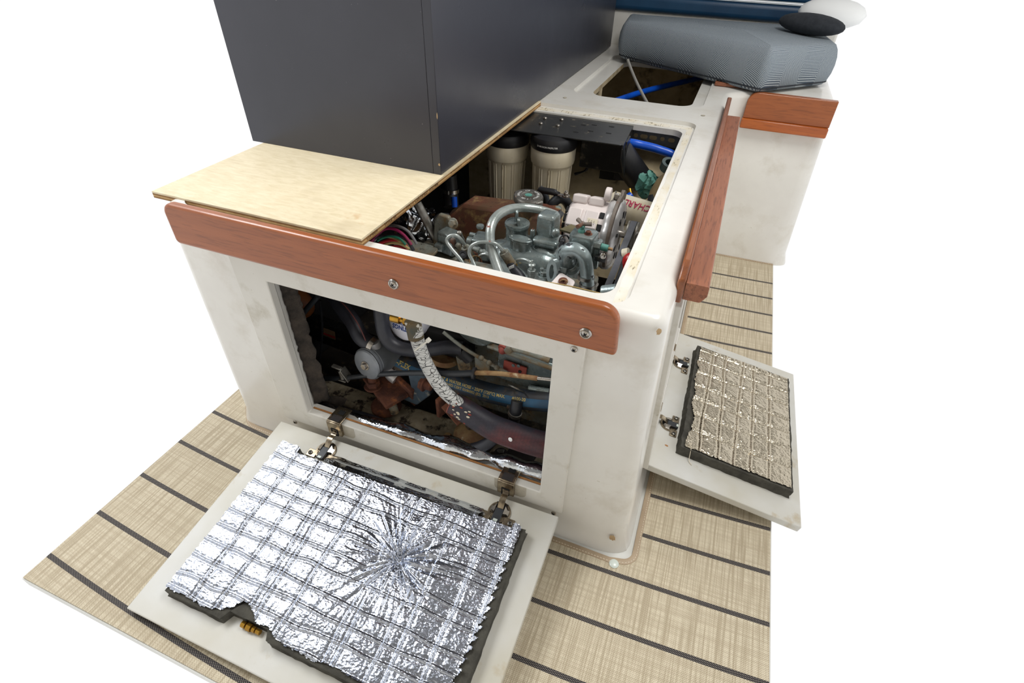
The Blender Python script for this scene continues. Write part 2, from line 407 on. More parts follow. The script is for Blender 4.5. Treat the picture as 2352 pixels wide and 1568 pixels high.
def m_mat():
    N = NT('woven_vinyl_mat'); g = N.n('ShaderNodeNewGeometry'); p = N.sep(g.outputs['Position']); X, Y = p[0], p[1]
    off = N.math('ADD', N.math('MULTIPLY', X, .0257), N.math('MULTIPLY', N.math('MULTIPLY', X, X), .0586))
    y = N.math('SUBTRACT', Y, off)
    # weave: warp and weft threads 3.4 mm
    wx = N.math('SINE', N.math('MULTIPLY', X, 2 * PI / .0042)); wy = N.math('SINE', N.math('MULTIPLY', y, 2 * PI / .0038))
    wv = N.math('MULTIPLY', wx, wy)
    h = N.math('MAXIMUM', N.math('ABSOLUTE', wx), N.math('ABSOLUTE', wy))
    vv = N.n('ShaderNodeCombineXYZ'); N.l(N.math('MULTIPLY', X, 3.0), vv.inputs[0]); N.l(N.math('MULTIPLY', y, 160.0), vv.inputs[1])
    v2 = N.n('ShaderNodeCombineXYZ'); N.l(N.math('MULTIPLY', X, 240.0), v2.inputs[0]); N.l(N.math('MULTIPLY', y, 6.0), v2.inputs[1])
    s1 = N.noise(vv.outputs[0], 1, 2, .6); s2 = N.noise(v2.outputs[0], 1, 2, .6)
    col = N.mix(N.ramp(s1, .38, .62), rgb(194, 181, 156), rgb(214, 203, 178))
    col = N.mix(N.ramp(s2, .42, .62), col, rgb(174, 160, 134))
    col = N.mix(N.math('MULTIPLY', N.ramp(wv, .1, .7), .5), col, rgb(136, 122, 102))
    col = N.mix(N.math('MULTIPLY', N.ramp(wv, -.8, -.3, 1, 0), .4), col, rgb(222, 212, 190))
    # black woven stripes
    q = N.math('FRACT', N.math('ADD', N.math('DIVIDE', N.math('ADD', y, .04), .1035), .5))
    d = N.math('MULTIPLY', N.math('ABSOLUTE', N.math('SUBTRACT', q, .5)), .1035)
    band = N.math('MULTIPLY', N.ramp(d, .0043, .0050, 1, 0), N.ramp(y, 1.255, 1.257, 1, 0))
    cx = N.math('SINE', N.math('MULTIPLY', X, 2 * PI / .0052)); cy = N.math('SINE', N.math('MULTIPLY', y, 2 * PI / .0030))
    dots = N.ramp(N.math('MULTIPLY', cx, cy), .45, .75)
    col = N.mix(band, col, N.mix(dots, rgb(34, 30, 34), rgb(186, 176, 160)))
    return N.fin(col, .6, 0, N.bump(h, .35, .0012), spec=.3)
M['mat'] = m_mat()

def m_cush():
    N = NT('herringbone_denim'); g = N.n('ShaderNodeTexCoord'); p = N.sep(N.c.outputs['Object'])
    u = p[0]; v = N.math('ADD', p[1], N.math('MULTIPLY', p[2], 1.0))
    tri = N.math('PINGPONG', u, .055)
    q = N.math('FRACT', N.math('DIVIDE', N.math('ADD', v, N.math('MULTIPLY', tri, 1.0)), .0046))
    st = N.ramp(N.math('ABSOLUTE', N.math('SUBTRACT', q, .5)), .17, .32)
    n = N.noise(N.vec(), 500, 2)
    col = N.mix(st, rgb(76, 86, 98), rgb(170, 178, 182))
    col = N.mix(N.ramp(n, .5, .7, 0, .5), col, rgb(100, 116, 134))
    return N.fin(col, .9, 0, N.bump(st, .3, .001), spec=.2)
M['cush'] = m_cush()

def m_crack():
    N = NT('cracked_white_paint'); v = N.vec((1, 1, 1)); d = N.voro(N.vec((.45, .7, 1.9)), 120, 'DISTANCE_TO_EDGE')
    f = N.ramp(d, .03, .06); g = N.ramp(N.noise(v, 30), .66, .7)
    col = N.mix(f, rgb(40, 40, 40), rgb(205, 205, 202)); col = N.mix(g, col, rgb(50, 52, 52))
    return N.fin(col, .45, 0, N.bump(f, .5, .001))
M['crack'] = m_crack()
def m_redhose():
    N = NT('braided_red_black_hose'); v = N.vec()
    a = N.ramp(N.noise(v, 9, 3), .42, .62)
    col = N.mix(a, rgb(44, 42, 52), rgb(88, 42, 44))
    ck = N.n('ShaderNodeTexChecker'); N.l(N.vec(rot=(0, .6, .8)), ck.inputs[0]); ck.inputs['Scale'].default_value = 170
    col = N.mix(N.math('MULTIPLY', ck.outputs[1], .25), col, rgb(26, 26, 32))
    col = N.mix(N.ramp(N.noise(N.vec(off=(2, 0, 1)), 16, 5, .7), .68, .7), col, rgb(178, 74, 60))
    return N.fin(col, .5, 0, N.bump(ck.outputs[1], .2, .001))
M['redhose'] = m_redhose()
M['stringer'] = mk('chalky_stringer', (178, 166, 142), (132, 118, 94), 22, .85, bump=.5, bs=90, spots=[((52, 40, 30), 30, .58, .05, .9, 0)])
M['darkbeam'] = mk('dark_brown_beam', (46, 38, 36), (32, 28, 28), 30, .7, bump=.5, bs=90, spots=[((96, 84, 70), 60, .68, .04, .8, 0)])
M['canister'] = mk('grey_canister_paint', (140, 144, 148), (118, 122, 128), 12, .38, .3)
M['arm'] = mk('rusty_grey_arm', (112, 104, 96), (88, 76, 66), 24, .5, .3, bump=.3, bs=90, spots=[((100, 60, 40), 30, .6, .05, .8, 0)])
# ================================================================== SETTING
f = B().box((-.355, .515, -.012), (1.33, 1.97, .024)).obj('floor', M['mat_floor'], smooth=False); struct(f)

# ------------------------------------------------------------------ moulded seat base with its openings
def round_poly(pts, rad):
    out = []
    n = len(pts)
    for i, (p, r) in enumerate(zip(pts, rad)):
        p = Vector(p); a = (Vector(pts[i - 1]) - p).normalized(); b = (Vector(pts[(i + 1) % n]) - p).normalized()
        if r == 0: out.append(p); continue
        half = a.angle(b) / 2; t = r / math.tan(half)
        c = p + (a + b).normalized() * (r / math.sin(half))
        s0 = p + a * t; s1 = p + b * t
        a0 = math.atan2(s0.y - c.y, s0.x - c.x); a1 = math.atan2(s1.y - c.y, s1.x - c.x)
        d = (a1 - a0 + PI) % (2 * PI) - PI
        for k in range(9):
            t_ = a0 + d * k / 8; out.append(Vector((c.x + r * math.cos(t_), c.y + r * math.sin(t_))))
    return out
outline = round_poly([(-.93, .015), (0, .015), (0, 1.372), (.315, 1.372), (.315, 2.05), (-.93, 2.05)], [.03, .024, .07, .03, 0, 0])
def normals(P):
    n = len(P); out = []
    for i in range(n):
        a = (P[i] - P[i - 1]); b = (P[(i + 1) % n] - P[i])
        na = Vector((a.y, -a.x)).normalized(); nb = Vector((b.y, -b.x)).normalized()
        q = na + nb; q = q.normalized() / max(.4, q.normalized().dot(na)) if q.length > 1e-6 else na
        out.append(q)
    return out
ON = normals(outline)
prof = [(.022, 0), (.022, .012), (.0, .026), (-.004, .05), (-.004, .3), (-.004, .545)]
rings = []
for k, (off, z) in enumerate([(0, 0), (0, .04), (0, .3), (0, .552)] + [(-.018 * (1 - math.cos(t)), .552 + .018 * math.sin(t)) for t in [PI / 2 * j / 5 for j in range(1, 6)]]):
    ring = []
    drf = max(0, (.56 - z)) / .56
    foot = .010 if z == 0 else 0
    for p, n in zip(outline, ON):
        q = p + n * (off + foot)
        dx = .028 * drf if (n.x > .3 and p.x < .1) else (0.028 * drf if (n.x > .3) else 0)
        dy = -.006 * drf if n.y < -.3 else 0
        ring.append((q.x + dx * max(0, n.x), q.y + dy, z))
    rings.append(ring)
bb = B(); n = len(outline); vs = [v for r in rings for v in r]
fs = [(j * n + i, j * n + (i + 1) % n, (j + 1) * n + (i + 1) % n, (j + 1) * n + i) for j in range(len(rings) - 1) for i in range(n)]
fs += [tuple(range(n - 1, -1, -1)), tuple(range((len(rings) - 1) * n, len(rings) * n))]
bb.add(vs, fs)
base = bb.obj('moulded_seat_base', M['gel'], smooth=False)
tag(base, 'off-white moulded fibreglass seat base with open top hatches over the engine', 'seat base')

def rrect(x0, x1, y0, y1, r):
    return [(p.x, p.y) for p in round_poly([(x0, y0), (x1, y0), (x1, y1), (x0, y1)], [r] * 4)]
def cutter(poly, z0, z1, grow=0):
    P = [Vector(p) for p in poly]; b = B(); n = len(P); NN = normals(P)
    b.add([(p.x, p.y, z0) for p in P] + [((p + q * grow).x, (p + q * grow).y, z1) for p, q in zip(P, NN)],
          [tuple(range(n - 1, -1, -1)), tuple(range(n, 2 * n))] + [(i, (i + 1) % n, n + (i + 1) % n, n + i) for i in range(n)])
    return b.obj('cut', M['gel'], smooth=False)
cuts = [
    cutter(rrect(-.90, -.064, .036, .965, .03), .560, .60, .006),                  # lid recess, front hatch
    cutter(rrect(-.90, -.090, .066, .915, .03), .50, .60),                           # through hole, front hatch
    cutter(rrect(-.462, -.066, 1.115, 1.76, .05), .561, .60, .010),                  # recess, back hatch
    cutter(rrect(-.408, -.098, 1.150, 1.70, .045), .50, .60),
    B().box((-.46, .66, .27), (.88, 1.24, .55)).obj('cut', M['gel'], smooth=False),   # cavity under the front hatch
    B().box((-.40, 1.62, .28), (.72, .60, .53)).obj('cut', M['gel'], smooth=False),
    B().box((-.427, .02, .297), (.575, .10, .37)).obj('cut', M['gel'], smooth=False), # front access opening
    B().box((0, .435, .29), (.14, .45, .34)).obj('cut', M['gel'], smooth=False),      # side access opening
]
cuts[4].data.transform(Matrix.Identity(4))
for c in cuts:
    md = base.modifiers.new('cut', 'BOOLEAN'); md.operation = 'DIFFERENCE'; md.object = c; md.solver = 'EXACT'
dg = bpy.context.evaluated_depsgraph_get(); dg.update()
me = bpy.data.meshes.new_from_object(base.evaluated_get(dg))
base.modifiers.clear(); base.data = me
for c in cuts: bpy.data.objects.remove(c, do_unlink=True)
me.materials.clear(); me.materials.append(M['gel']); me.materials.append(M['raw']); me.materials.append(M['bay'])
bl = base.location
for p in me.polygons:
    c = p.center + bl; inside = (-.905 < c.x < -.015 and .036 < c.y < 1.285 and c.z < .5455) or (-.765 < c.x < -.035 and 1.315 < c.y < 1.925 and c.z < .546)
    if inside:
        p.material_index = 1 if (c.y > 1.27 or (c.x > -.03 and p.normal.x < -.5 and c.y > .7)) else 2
me.shade_smooth(); me.set_sharp_from_angle(angle=math.radians(28))

# gasket groove, dirt and glue left in the lid gutter: low ridge strips with stains
def m_stain(name, dens):
    N = NT(name); v = N.vec((1, .25, 1)); n1 = N.noise(v, 160, 5, .7); n2 = N.noise(N.vec(off=(1, 2, 3)), 14, 4)
    col = N.mix(N.ramp(n2, .4, .7), rgb(222, 218, 208), rgb(212, 200, 170))
    f = N.ramp(N.math('ADD', n1, N.math('MULTIPLY', n2, .5)), dens, dens + .1)
    col = N.mix(f, col, rgb(128, 116, 92))
    return N.fin(col, .6, 0, N.bump(n1, .4, .0015))
M['gutter'] = m_stain('stained_glue_line', .86)
M['gutterx'] = m_stain('stained_glue_line_back', .80)
g = B()
def strip(P0, P1, w, h, n=60, wob=.0012):
    P0, P1 = Vector(P0), Vector(P1); d = (P1 - P0).normalized(); s = Vector((d.y, -d.x, 0)); vs = []
    for i in range(n + 1):
        p = P0.lerp(P1, i / n); ww = w * (1 + .25 * mnoise.noise(p * 40)); hh = h * (1 + .6 * mnoise.noise(p * 60 + Vector((9, 0, 0))))
        o = s * wob * mnoise.noise(p * 25 + Vector((0, 5, 0)))
        for k, zz in ((-1, 0), (-.6, hh), (.6, hh), (1, 0)): vs.append(p + o + s * ww / 2 * k + Vector((0, 0, zz)))
    return vs, [(i * 4 + k, i * 4 + k + 1, i * 4 + k + 5, i * 4 + k + 4) for i in range(n) for k in range(3)]
g.add(*strip((-.0765, .050, .5601), (-.0765, .94, .5601), .015, .0005)).obj('glue_line', M['gutter'], base)
g = B(); g.add(*strip((-.52, .942, .5601), (-.072, .942, .5601), .026, .0007)); g.obj('glue_line', M['gutterx'], base)
B().cyl((-.055, 1.045, .5705), (-.055, 1.045, .5715), .006, n=14).obj('screw_plug', M['frame_edge'], base)
B().cyl((-.46, 1.045, .5705), (-.46, 1.045, .5715), .006, n=14).obj('screw_plug', M['frame_edge'], base)
def patch(b, c, u, v, r, seed):
    random.seed(seed); n = 14
    P = [(r * (.7 + .5 * random.random()) * math.cos(2 * PI * i / n) * (.7), r * (.7 + .5 * random.random()) * math.sin(2 * PI * i / n)) for i in range(n)]
    return b.prism(P, c, u, v, Vector(u).cross(Vector(v)) * .0006)
patch(B(), W(1407, 1235, y=.0085), (1, 0, 0), (0, 0, 1), .009, 3).obj('bare_patch', M['chip'], base, smooth=False)
patch(B(), W(1513, 762, y=.0125) + V(0, 0, 0), (1, 0, 0), (0, .35, 1), .005, 5).obj('bare_patch', M['chip'], base, smooth=False)

# ------------------------------------------------------------------ front access frame
def screw(p, axis, r=.0048, mat='steel', parent=None, washer=0, name='screw', label=None):
    a = Vector(axis).normalized(); p = Vector(p); u, v, _ = basis(a); b = B()
    if washer:
        b.lathe([(washer, 0), (washer, .0012), (washer * .86, .0028), (r * 1.2, .0022), (r * 1.1, .001), (0.0005, .001)], p, a, 28)
    b.lathe([(r, .0005), (r * .98, .0022), (r * .6, .0036), (.0002, .004)], p, a, 20)
    o = b.obj(name, M[mat], parent)
    c = B(); q = p + a * .0037
    c.box(q, (r * 1.15, r * .3, .0008), rot=Matrix((u, v, a)).transposed() @ Matrix.Rotation(.6, 3, 'Z'))
    c.box(q, (r * .3, r * 1.15, .0008), rot=Matrix((u, v, a)).transposed() @ Matrix.Rotation(.6, 3, 'Z'))
    c.obj('cross_slot', M['dark'], o, smooth=False)
    if label: o['label'] = label
    return o

ff = thing('access_frame', 'cream painted board frame around the front engine opening', 'panel frame', (-.43, .0, .08))
B().frame(-.775, -.105, .078, .518, -.700, -.1535, .1235, .4685, lambda a, b, c: (a, .0 + c * .0175, b)).obj('frame_board', M['panel'], ff, bev=.0022)
# worn sill and jamb faces inside the opening
B().box((-.427, .0195, .1215), (.546, .004, .0035)).obj('sill', M['orangewood'], ff)
for x in (-.615, -.215):
    b = B(); P = [(p.x, p.y) for p in round_poly([(-.034, 0), (.034, 0), (.034, .034), (-.034, .034)], [.012, .012, .001, .001])]
    b.prism(P, (x, -.0006, .088), (1, 0, 0), (0, 0, 1), (0, .0012, 0)).obj('hinge_recess', M['frame_edge'], ff, smooth=False)
for (u, v) in ((1319, 801), (679, 968), (1272, 1177)):
    p = W(u, v, y=0.0); screw(p, (0, -1, 0), .0052, 'steel', ff)

def hinge_bracket(x, parent):
    """clip-on bracket over the sill; front plate with embossed window"""
    b = B()
    w = .036
    b.box((x, -.004, .109), (w, .008, .038))
    b.box((x, .018, .1285), (w, .046, .003))
    br = b.obj('hinge_bracket', M['nickel'], parent, bev=.0016)
    c = B(); c.box((x, .006, .1305), (w * .62, .016, .0012)); c.obj('rust_pad', M['darkbeam'], br, smooth=False)
    c = B(); c.box((x + .002, .024, .1312), (.014, .012, .001)); c.obj('slot_plate', M['dark'], br, smooth=False)
    c = B().frame(x - .0085, x + .0085, .090, .110, x - .0065, x + .0065, .092, .108, lambda a, bb_, cc: (a, -.0086 - .0008 + cc * .0012, bb_))
    c.obj('embossed_window', M['dark'], br, smooth=False)
    screw((x, -.0084, .099), (0, -1, 0), .0042, 'nickel', br)
    return br
for x in (-.628, -.222): hinge_bracket(x, ff)

# ------------------------------------------------------------------ the two dropped doors
class Frame:
    """door co-ordinates: s along the hinge line, t away from it, n off the inner face"""
    def __init__(s, o, S, T):
        s.o = Vector(o); s.S = Vector(S).normalized(); T = Vector(T); s.T = (T - s.S * T.dot(s.S)).normalized()
        s.N = s.S.cross(s.T); s.N = s.N if s.N.z > 0 else -s.N
    def __call__(s, a, b, c=0): return s.o + s.S * a + s.T * b + s.N * c
    def inv(s, p): d = Vector(p) - s.o; return d.dot(s.S), d.dot(s.T), d.dot(s.N)
    def hit(s, u, v, n=0):
        q = W(u, v, z=.5); d = q - CAM; o2 = s.o + s.N * n
        t = (o2 - CAM).dot(s.N) / d.dot(s.N); return s.inv(CAM + d * t)[:2]
def slab(fr, s0, s1, t0, t1, n0, n1):
    b = B(); vs = [fr(s, t, n) for n in (n0, n1) for s, t in ((s0, t0), (s1, t0), (s1, t1), (s0, t1))]
    return b.add(vs, [(3, 2, 1, 0), (4, 5, 6, 7), (0, 1, 5, 4), (1, 2, 6, 5), (2, 3, 7, 6), (3, 0, 4, 7)])

def hinge(fr, s, t, parent, r=.0165, K=1.4, arm=.011):
    fr_0 = fr
    s0_, t0_ = s, t
    class FK:
        S = fr_0.S; T = fr_0.T; N = fr_0.N
        def __call__(q, a, b, c=0): return fr_0(s0_ + (a - s0_) * K, t0_ + (b - t0_) * K, c * K)
    fr = FK(); r = r * K
    base_ = B()
    cx = fr(s, t)
    # plate: round cup flange with two screw ears
    base_.lathe([(r, 0), (r, .0016), (r * .93, .0028), (r * .80, .0028), (r * .76, .0012), (.0003, .0012)], fr(s, t, .0004), fr.N, 32)
    hp = base_.obj('hinge', M['nickel'], parent)
    e = B()
    for k in (-1, 1):
        e.add([fr(s + k * a, t + b, c) for c in (.0003, .0026) for a, b in ((.010, .004), (.026, .004), (.026, .017), (.010, .017))],
              [(3, 2, 1, 0), (4, 5, 6, 7), (0, 1, 5, 4), (1, 2, 6, 5), (2, 3, 7, 6), (3, 0, 4, 7)])
    e.obj('hinge_ear', M['nickel'], hp, bev=.0008)
    for k in (-1, 1): screw(fr(s + k * .0205, t + .011, .0024), fr.N, .0050, 'steel_d', hp)
    slab(fr, s - .0062, s + .0062, t - .004, t + .0165, .002, .0062).obj('damper', M['cable'], hp, bev=.001)
    slab(fr, s - .0032, s + .0032, t + .0125, t + .0165, .0062, .0072).obj('damper_button', M['snap'], hp, bev=.0008)
    slab(fr, s - .0085, s + .0085, t - .0145, t - .004, .0014, .0024).obj('cup_well', M['dark'], hp, smooth=False)
    a = B()
    P = [fr(s, t - .004, .004), fr(s, t - .010, .009), fr(s, t - .018, .012), fr(s, t - .018 - arm * .5, .010), fr(s, t - .018 - arm, .012)]
    P = smooth_path(P, 5); vs = []
    for p in P:
        for k in (-1, 1): vs += [p + fr.S * .0062 * k, p + fr.S * .0062 * k + fr.N * .0018]
    fs = []
    for i in range(len(P) - 1):
        o_ = i * 4; q = o_ + 4
        fs += [(o_, o_ + 2, q + 2, q), (o_ + 1, q + 1, q + 3, o_ + 3), (o_, q, q + 1, o_ + 1), (o_ + 2, o_ + 3, q + 3, q + 2)]
    a.add(vs, fs).obj('hinge_arm', M['nickel'], hp)
    wing = B()
    for k in (-1, 1):
        wing.add([fr(s + k * a_, t + b_, c_) for a_, b_, c_ in ((.0066, -.010, .003), (.0135, -.006, .003), (.014, .002, .003), (.0066, .004, .003),
                                                                (.0066, -.009, .007), (.0105, -.005, .0045), (.011, .001, .0045), (.0066, .003, .007))],
                 [(3, 2, 1, 0), (4, 5, 6, 7), (0, 1, 5, 4), (1, 2, 6, 5), (2, 3, 7, 6), (3, 0, 4, 7)])
    wing.obj('cup_wing', M['steel'], hp)
    return hp

def vnoise(x, y, seed=0):
    xi = np.floor(x).astype(np.int64); yi = np.floor(y).astype(np.int64); fx = x - xi; fy = y - yi
    def h(a, b):
        n = (a * 374761393 + b * 668265263 + seed * 1442695041) & 0xffffffff
        n = ((n ^ (n >> 13)) * 1274126177) & 0xffffffff
        return ((n ^ (n >> 16)) & 0xffff) / 65535.0
    fx = fx * fx * (3 - 2 * fx); fy = fy * fy * (3 - 2 * fy)
    return (h(xi, yi) * (1 - fx) + h(xi + 1, yi) * fx) * (1 - fy) + (h(xi, yi + 1) * (1 - fx) + h(xi + 1, yi + 1) * fx) * fy

def foil_sheet(fr, s0, s1, t0, t1, n0, slines, tlines, parent, mat, edge, pucker=None, res=.0016, seed=1, amp=1.0):
    ns = int((s1 - s0) / res); nt_ = int((t1 - t0) / res)
    S, T = np.meshgrid(np.linspace(s0, s1, ns + 1), np.linspace(t0, t1, nt_ + 1), indexing='ij')
    wob = lambda k: (vnoise(S * 22 + k * 9, T * 22 + k, seed + 5) - .5) * .006
    H = np.zeros_like(S)
    H += (vnoise(S * 22, T * 22, seed) - .5) * .0030 * amp
    H += np.abs(vnoise(S * 75 + T * 18, T * 52, seed + 1) - .5) * .0016 * amp
    H += np.abs(vnoise(S * 190, T * 120, seed + 2) - .5) * .0007 * amp
    for k, (q, w_) in enumerate(slines):   # threads running away from the hinge
        d = S - q - wob(k) - (w_ * (T - t0)); H += .0022 * np.exp(-(d / .0016) ** 2) - .0010 * np.exp(-((np.abs(d) - .0045) / .0022) ** 2)
    for k, (q, w_) in enumerate(tlines):
        d = T - q - wob(k + 30) - (w_ * (S - s0)); H += .0020 * np.exp(-(d / .0014) ** 2) - .0009 * np.exp(-((np.abs(d) - .004) / .002) ** 2)
    if pucker:
        ps, pt = pucker; dx = S - ps; dy = T - pt; r = np.hypot(dx, dy) + 1e-6; th = np.arctan2(dy, dx)
        star = np.abs(vnoise(th * 5.1 + 40, r * 9 + 3, seed + 9) - .5) * 2 + .6 * np.abs(vnoise(th * 10.5 + 80, r * 14, seed + 12) - .5) * 2
        fall = np.exp(-(r / .070) ** 2)
        H = H * (1 - .8 * fall) + (star - .42) * .015 * fall * np.minimum(1, r / .010) - .011 * np.exp(-(r / .016) ** 2)
    # torn, ragged border
    keep = edge(S, T, vnoise(S * 180, T * 180, seed + 20), vnoise(S * 40, T * 40, seed + 21))
    idx = -np.ones_like(S, dtype=np.int64)
    cell = keep[:-1, :-1] & keep[1:, :-1] & keep[1:, 1:] & keep[:-1, 1:]
    use = np.zeros_like(keep); use[:-1, :-1] |= cell; use[1:, :-1] |= cell; use[1:, 1:] |= cell; use[:-1, 1:] |= cell
    idx[use] = np.arange(use.sum())
    # distance to border: curl down a little
    P = (np.array(fr.o)[None, :] + S[use][:, None] * np.array(fr.S) + T[use][:, None] * np.array(fr.T) + (n0 + H[use])[:, None] * np.array(fr.N))
    i, j = np.nonzero(cell)
    F = np.stack([idx[i, j], idx[i + 1, j], idx[i + 1, j + 1], idx[i, j + 1]], 1)
    c = P.mean(0); me = bpy.data.meshes.new('foil_facing')
    me.from_pydata((P - c).tolist(), [], F.tolist()); me.materials.append(mat); me.shade_smooth()
    o = bpy.data.objects.new('foil_facing', me); COL.objects.link(o); o.parent = parent
    o['_w'] = list(c); o.location = Vector(c) - Vector(parent['_w'])
    return o

def foam_block(fr, s0, s1, t0, t1, n0, n1, parent, seed=2, notch=None):
    """foam slab with a rough cut edge; notch(s,t) pulls border points in"""
    b = B(); per = []
    st = .008
    def side(a, b_, fixed, ax):
        m = max(2, int(abs(b_ - a) / st)); return [((a + (b_ - a) * k / m, fixed) if ax == 's' else (fixed, a + (b_ - a) * k / m)) for k in range(m)]
    per = side(s0, s1, t0, 's') + side(t0, t1, s1, 't') + side(s1, s0, t1, 's') + side(t1, t0, s0, 't')
    random.seed(seed); L = 5; n = len(per); vs = []
    for k in range(L):
        z = n0 + (n1 - n0) * k / (L - 1)
        for (s, t) in per:
            w_ = .0022 * (mnoise.noise(Vector((s * 60, t * 60, k * .9))) + .4 * mnoise.noise(Vector((s * 200, t * 200, k * 2.))))
            cs, ct = (s0 + s1) / 2, (t0 + t1) / 2
            ds = (w_ + (.002 if k == 0 else 0)) * (1 if s > cs else -1); dt = (w_ + (.003 if k == 0 else 0)) * (1 if t > ct else -1)
            q = (s + ds, t + dt)
            if notch: q = notch(*q)
            vs.append(fr(q[0], q[1], z))
    fs = [(k * n + i, k * n + (i + 1) % n, (k + 1) * n + (i + 1) % n, (k + 1) * n + i) for k in range(L - 1) for i in range(n)]
    cs, ct = (s0 + s1) / 2, (t0 + t1) / 2
    for (s, t) in per:
        q = notch(s, t) if notch else (s, t); ks = 1 - .07 / (s1 - s0) * 2; kt = 1 - .07 / (t1 - t0) * 2
        vs.append(fr(cs + (q[0] - cs) * ks, ct + (q[1] - ct) * kt, n1 - .0135))
    fs += [tuple(range(n - 1, -1, -1)), tuple(range(L * n, (L + 1) * n))] + [((L - 1) * n + i, (L - 1) * n + (i + 1) % n, L * n + (i + 1) % n, L * n + i) for i in range(n)]
    return b.add(vs, fs).obj('foam_slab', M['foam'], parent, smooth=True, ang=50)

# front door: hinge line at the foot of the front frame
fd = Frame((-.775, -.014, .080), (.668, 0, .008), (0, -.30, -.040))
LF = .430; WF = .668
door = thing('access_door', 'large cream door lowered onto the mat below the front opening, crumpled foil insulation on it', 'door', fd(WF / 2, LF / 2, -.018))
slab(fd, 0, WF, 0, LF, -.017, 0).obj('door_board', M['panel_in'], door, bev=.002)
FT = .022
a0 = fd.hit(1207, 1205, FT); a1 = fd.hit(650, 1008, FT); pk = fd.hit(915, 1285, FT)
s1f = a0[0]; s0f = a1[0]; t0f = .054; t1f = fd.hit(720, 1517, FT)[1]
def edge_front(S, T, n1, n2):
    saw = np.abs(((T * 58 + .6 * n2) % 1) - .15) * .010
    right = s1f - .002 - .002 * n1 - np.where(T > .12, saw, .001) - .014 * np.clip((T - .22) / .2, 0, 1)
    bite = .030 * np.exp(-((S - .215) / .030) ** 2) + .012 * np.exp(-((S - .27) / .018) ** 2) + .006 * n2
    bottom = t1f + .004 - bite - .004 * n1
    top = np.where((S > .105) & (S < .515), t0f + .012 + .002 * n1, t0f + .004 * n1 - .004)
    k = (S < right) & (S > s0f + .004 * n1) & (T < bottom) & (T > top)
    for hs in (.147, .556):
        k &= ~((np.abs(S - hs) < .038) & (T < t0f + .008))
    return k
slf = [(s0f + q, w_) for q, w_ in ((.055, .02), (.115, 0), (.162, .03), (.188, 0), (.245, -.02), (.335, .01), (.352, 0), (.42, -.02), (.438, .02), (.50, 0), (.545, .02))]
tlf = [(t0f + q, w_) for q, w_ in ((.030, .03), (.066, .01), (.098, .02), (.130, -.01), (.163, .02), (.197, 0), (.228, .02), (.262, .01), (.296, -.01), (.322, .01))]
def notchf(s, t):
    if t > t1f - .02 and abs(s - .235) < .045: t -= .016
    for hs in (.147, .556):
        if abs(s - hs) < .040 and t < t0f + .02: t += .010
    return s, t
foam_block(fd, s0f + .004, s1f + .003, t0f + .003, t1f + .004, .0, FT - .0012, door, 3, notchf)
foil_sheet(fd, s0f, s1f + .002, t0f - .004, t1f + .006, FT + .001, slf, tlf, door, M['foil'], edge_front, pk, seed=4)
# smooth foil tape folded over the hinge-side edge
tp = B(); P = []
for i in range(81):
    s = .170 + (.525 - .170) * i / 80
    rr = [(0.036, .0012), (.044, .0035), (.050, .012), (.056, .0205), (.066, FT + .0012)]
    for t, nn in rr:
        w_ = mnoise.noise(Vector((s * 30, t * 40, 1))) * .0022
        P.append(fd(s, t + w_, nn + abs(w_)))
tp.add(P, [(i * 5 + k, i * 5 + k + 1, i * 5 + k + 6, i * 5 + k + 5) for i in range(80) for k in range(4)]).obj('foil_tape', M['foil2'], door)
for hs in (.147, .556): hinge(fd, hs, .033, door)
# brass catch in the torn notch
cb = B(); 
for k, (ds, w_, h_) in enumerate(((0, .008, .011), (.012, .009, .013), (.022, .006, .010), (.031, .008, .009))):
    c = fd(.222 + ds, t1f - .004, .006); cb.cyl(c - fd.S * w_ / 2, c + fd.S * w_ / 2, h_ / 2, n=8)
cb.obj('brass_catch', M['brass'], door)

# side frame and side door
sf = thing('side_access_frame', 'cream board frame around the side engine opening, seen edge-on', 'panel frame', (.02, .43, .08))
def sfn(a, b, c): 
    zz = b; x = .028 * (.56 - zz) / .56 - .002
    return (x + (1 - c) * .013, a, zz)
B().frame(.172, .70, .08, .500, .225, .645, .125, .455, sfn).obj('frame_board', M['panel'], sf, bev=.002)
sd = Frame((.0285, .186, .080), (-.004, .503, 0), (.25, 0, -.038))
WS = .505; LS = .335
sdoor = thing('side_access_door', 'cream side door lowered onto the mat at the right, foil-faced foam slab on it', 'door', sd(WS / 2, LS / 2, -.018))
slab(sd, 0, WS, .002, LS, -.018, 0).obj('door_board', M['panel_in'], sdoor, bev=.002)
FS = .024
q0 = sd.hit(1607, 795, FS); q1 = sd.hit(1570, 1025, FS)
ss0 = .042; ss1 = q0[0]; st0 = q1[1]; st1 = LS - .03
ss0 = q1[0]
def edge_side(S, T, n1, n2):
    left = st0 + .004 * n1 + .010 * n2 + .012 * np.exp(-((S - ss0 - .09) / .05) ** 2) - .006
    return (T > left) & (T < st1) & (S > ss0 + .004 * n1) & (S < ss1 - .002 * n1)
sls = [(ss0 + q, w_) for q, w_ in ((.062, .02), (.118, .0), (.165, .02), (.215, 0), (.268, .01), (.318, .0), (.36, .0))]
tls = [(st0 + q, w_) for q, w_ in ((.034, .01), (.075, -.01), (.112, .02), (.15, 0), (.19, 0))]
foam_block(sd, ss0 - .003, ss1 + .002, st0 - .006, st1 + .003, 0, FS - .0012, sdoor, 5)
foil_sheet(sd, ss0, ss1, st0 - .012, st1, FS + .001, sls, tls, sdoor, M['foil3'], edge_side, None, seed=14, amp=.9)
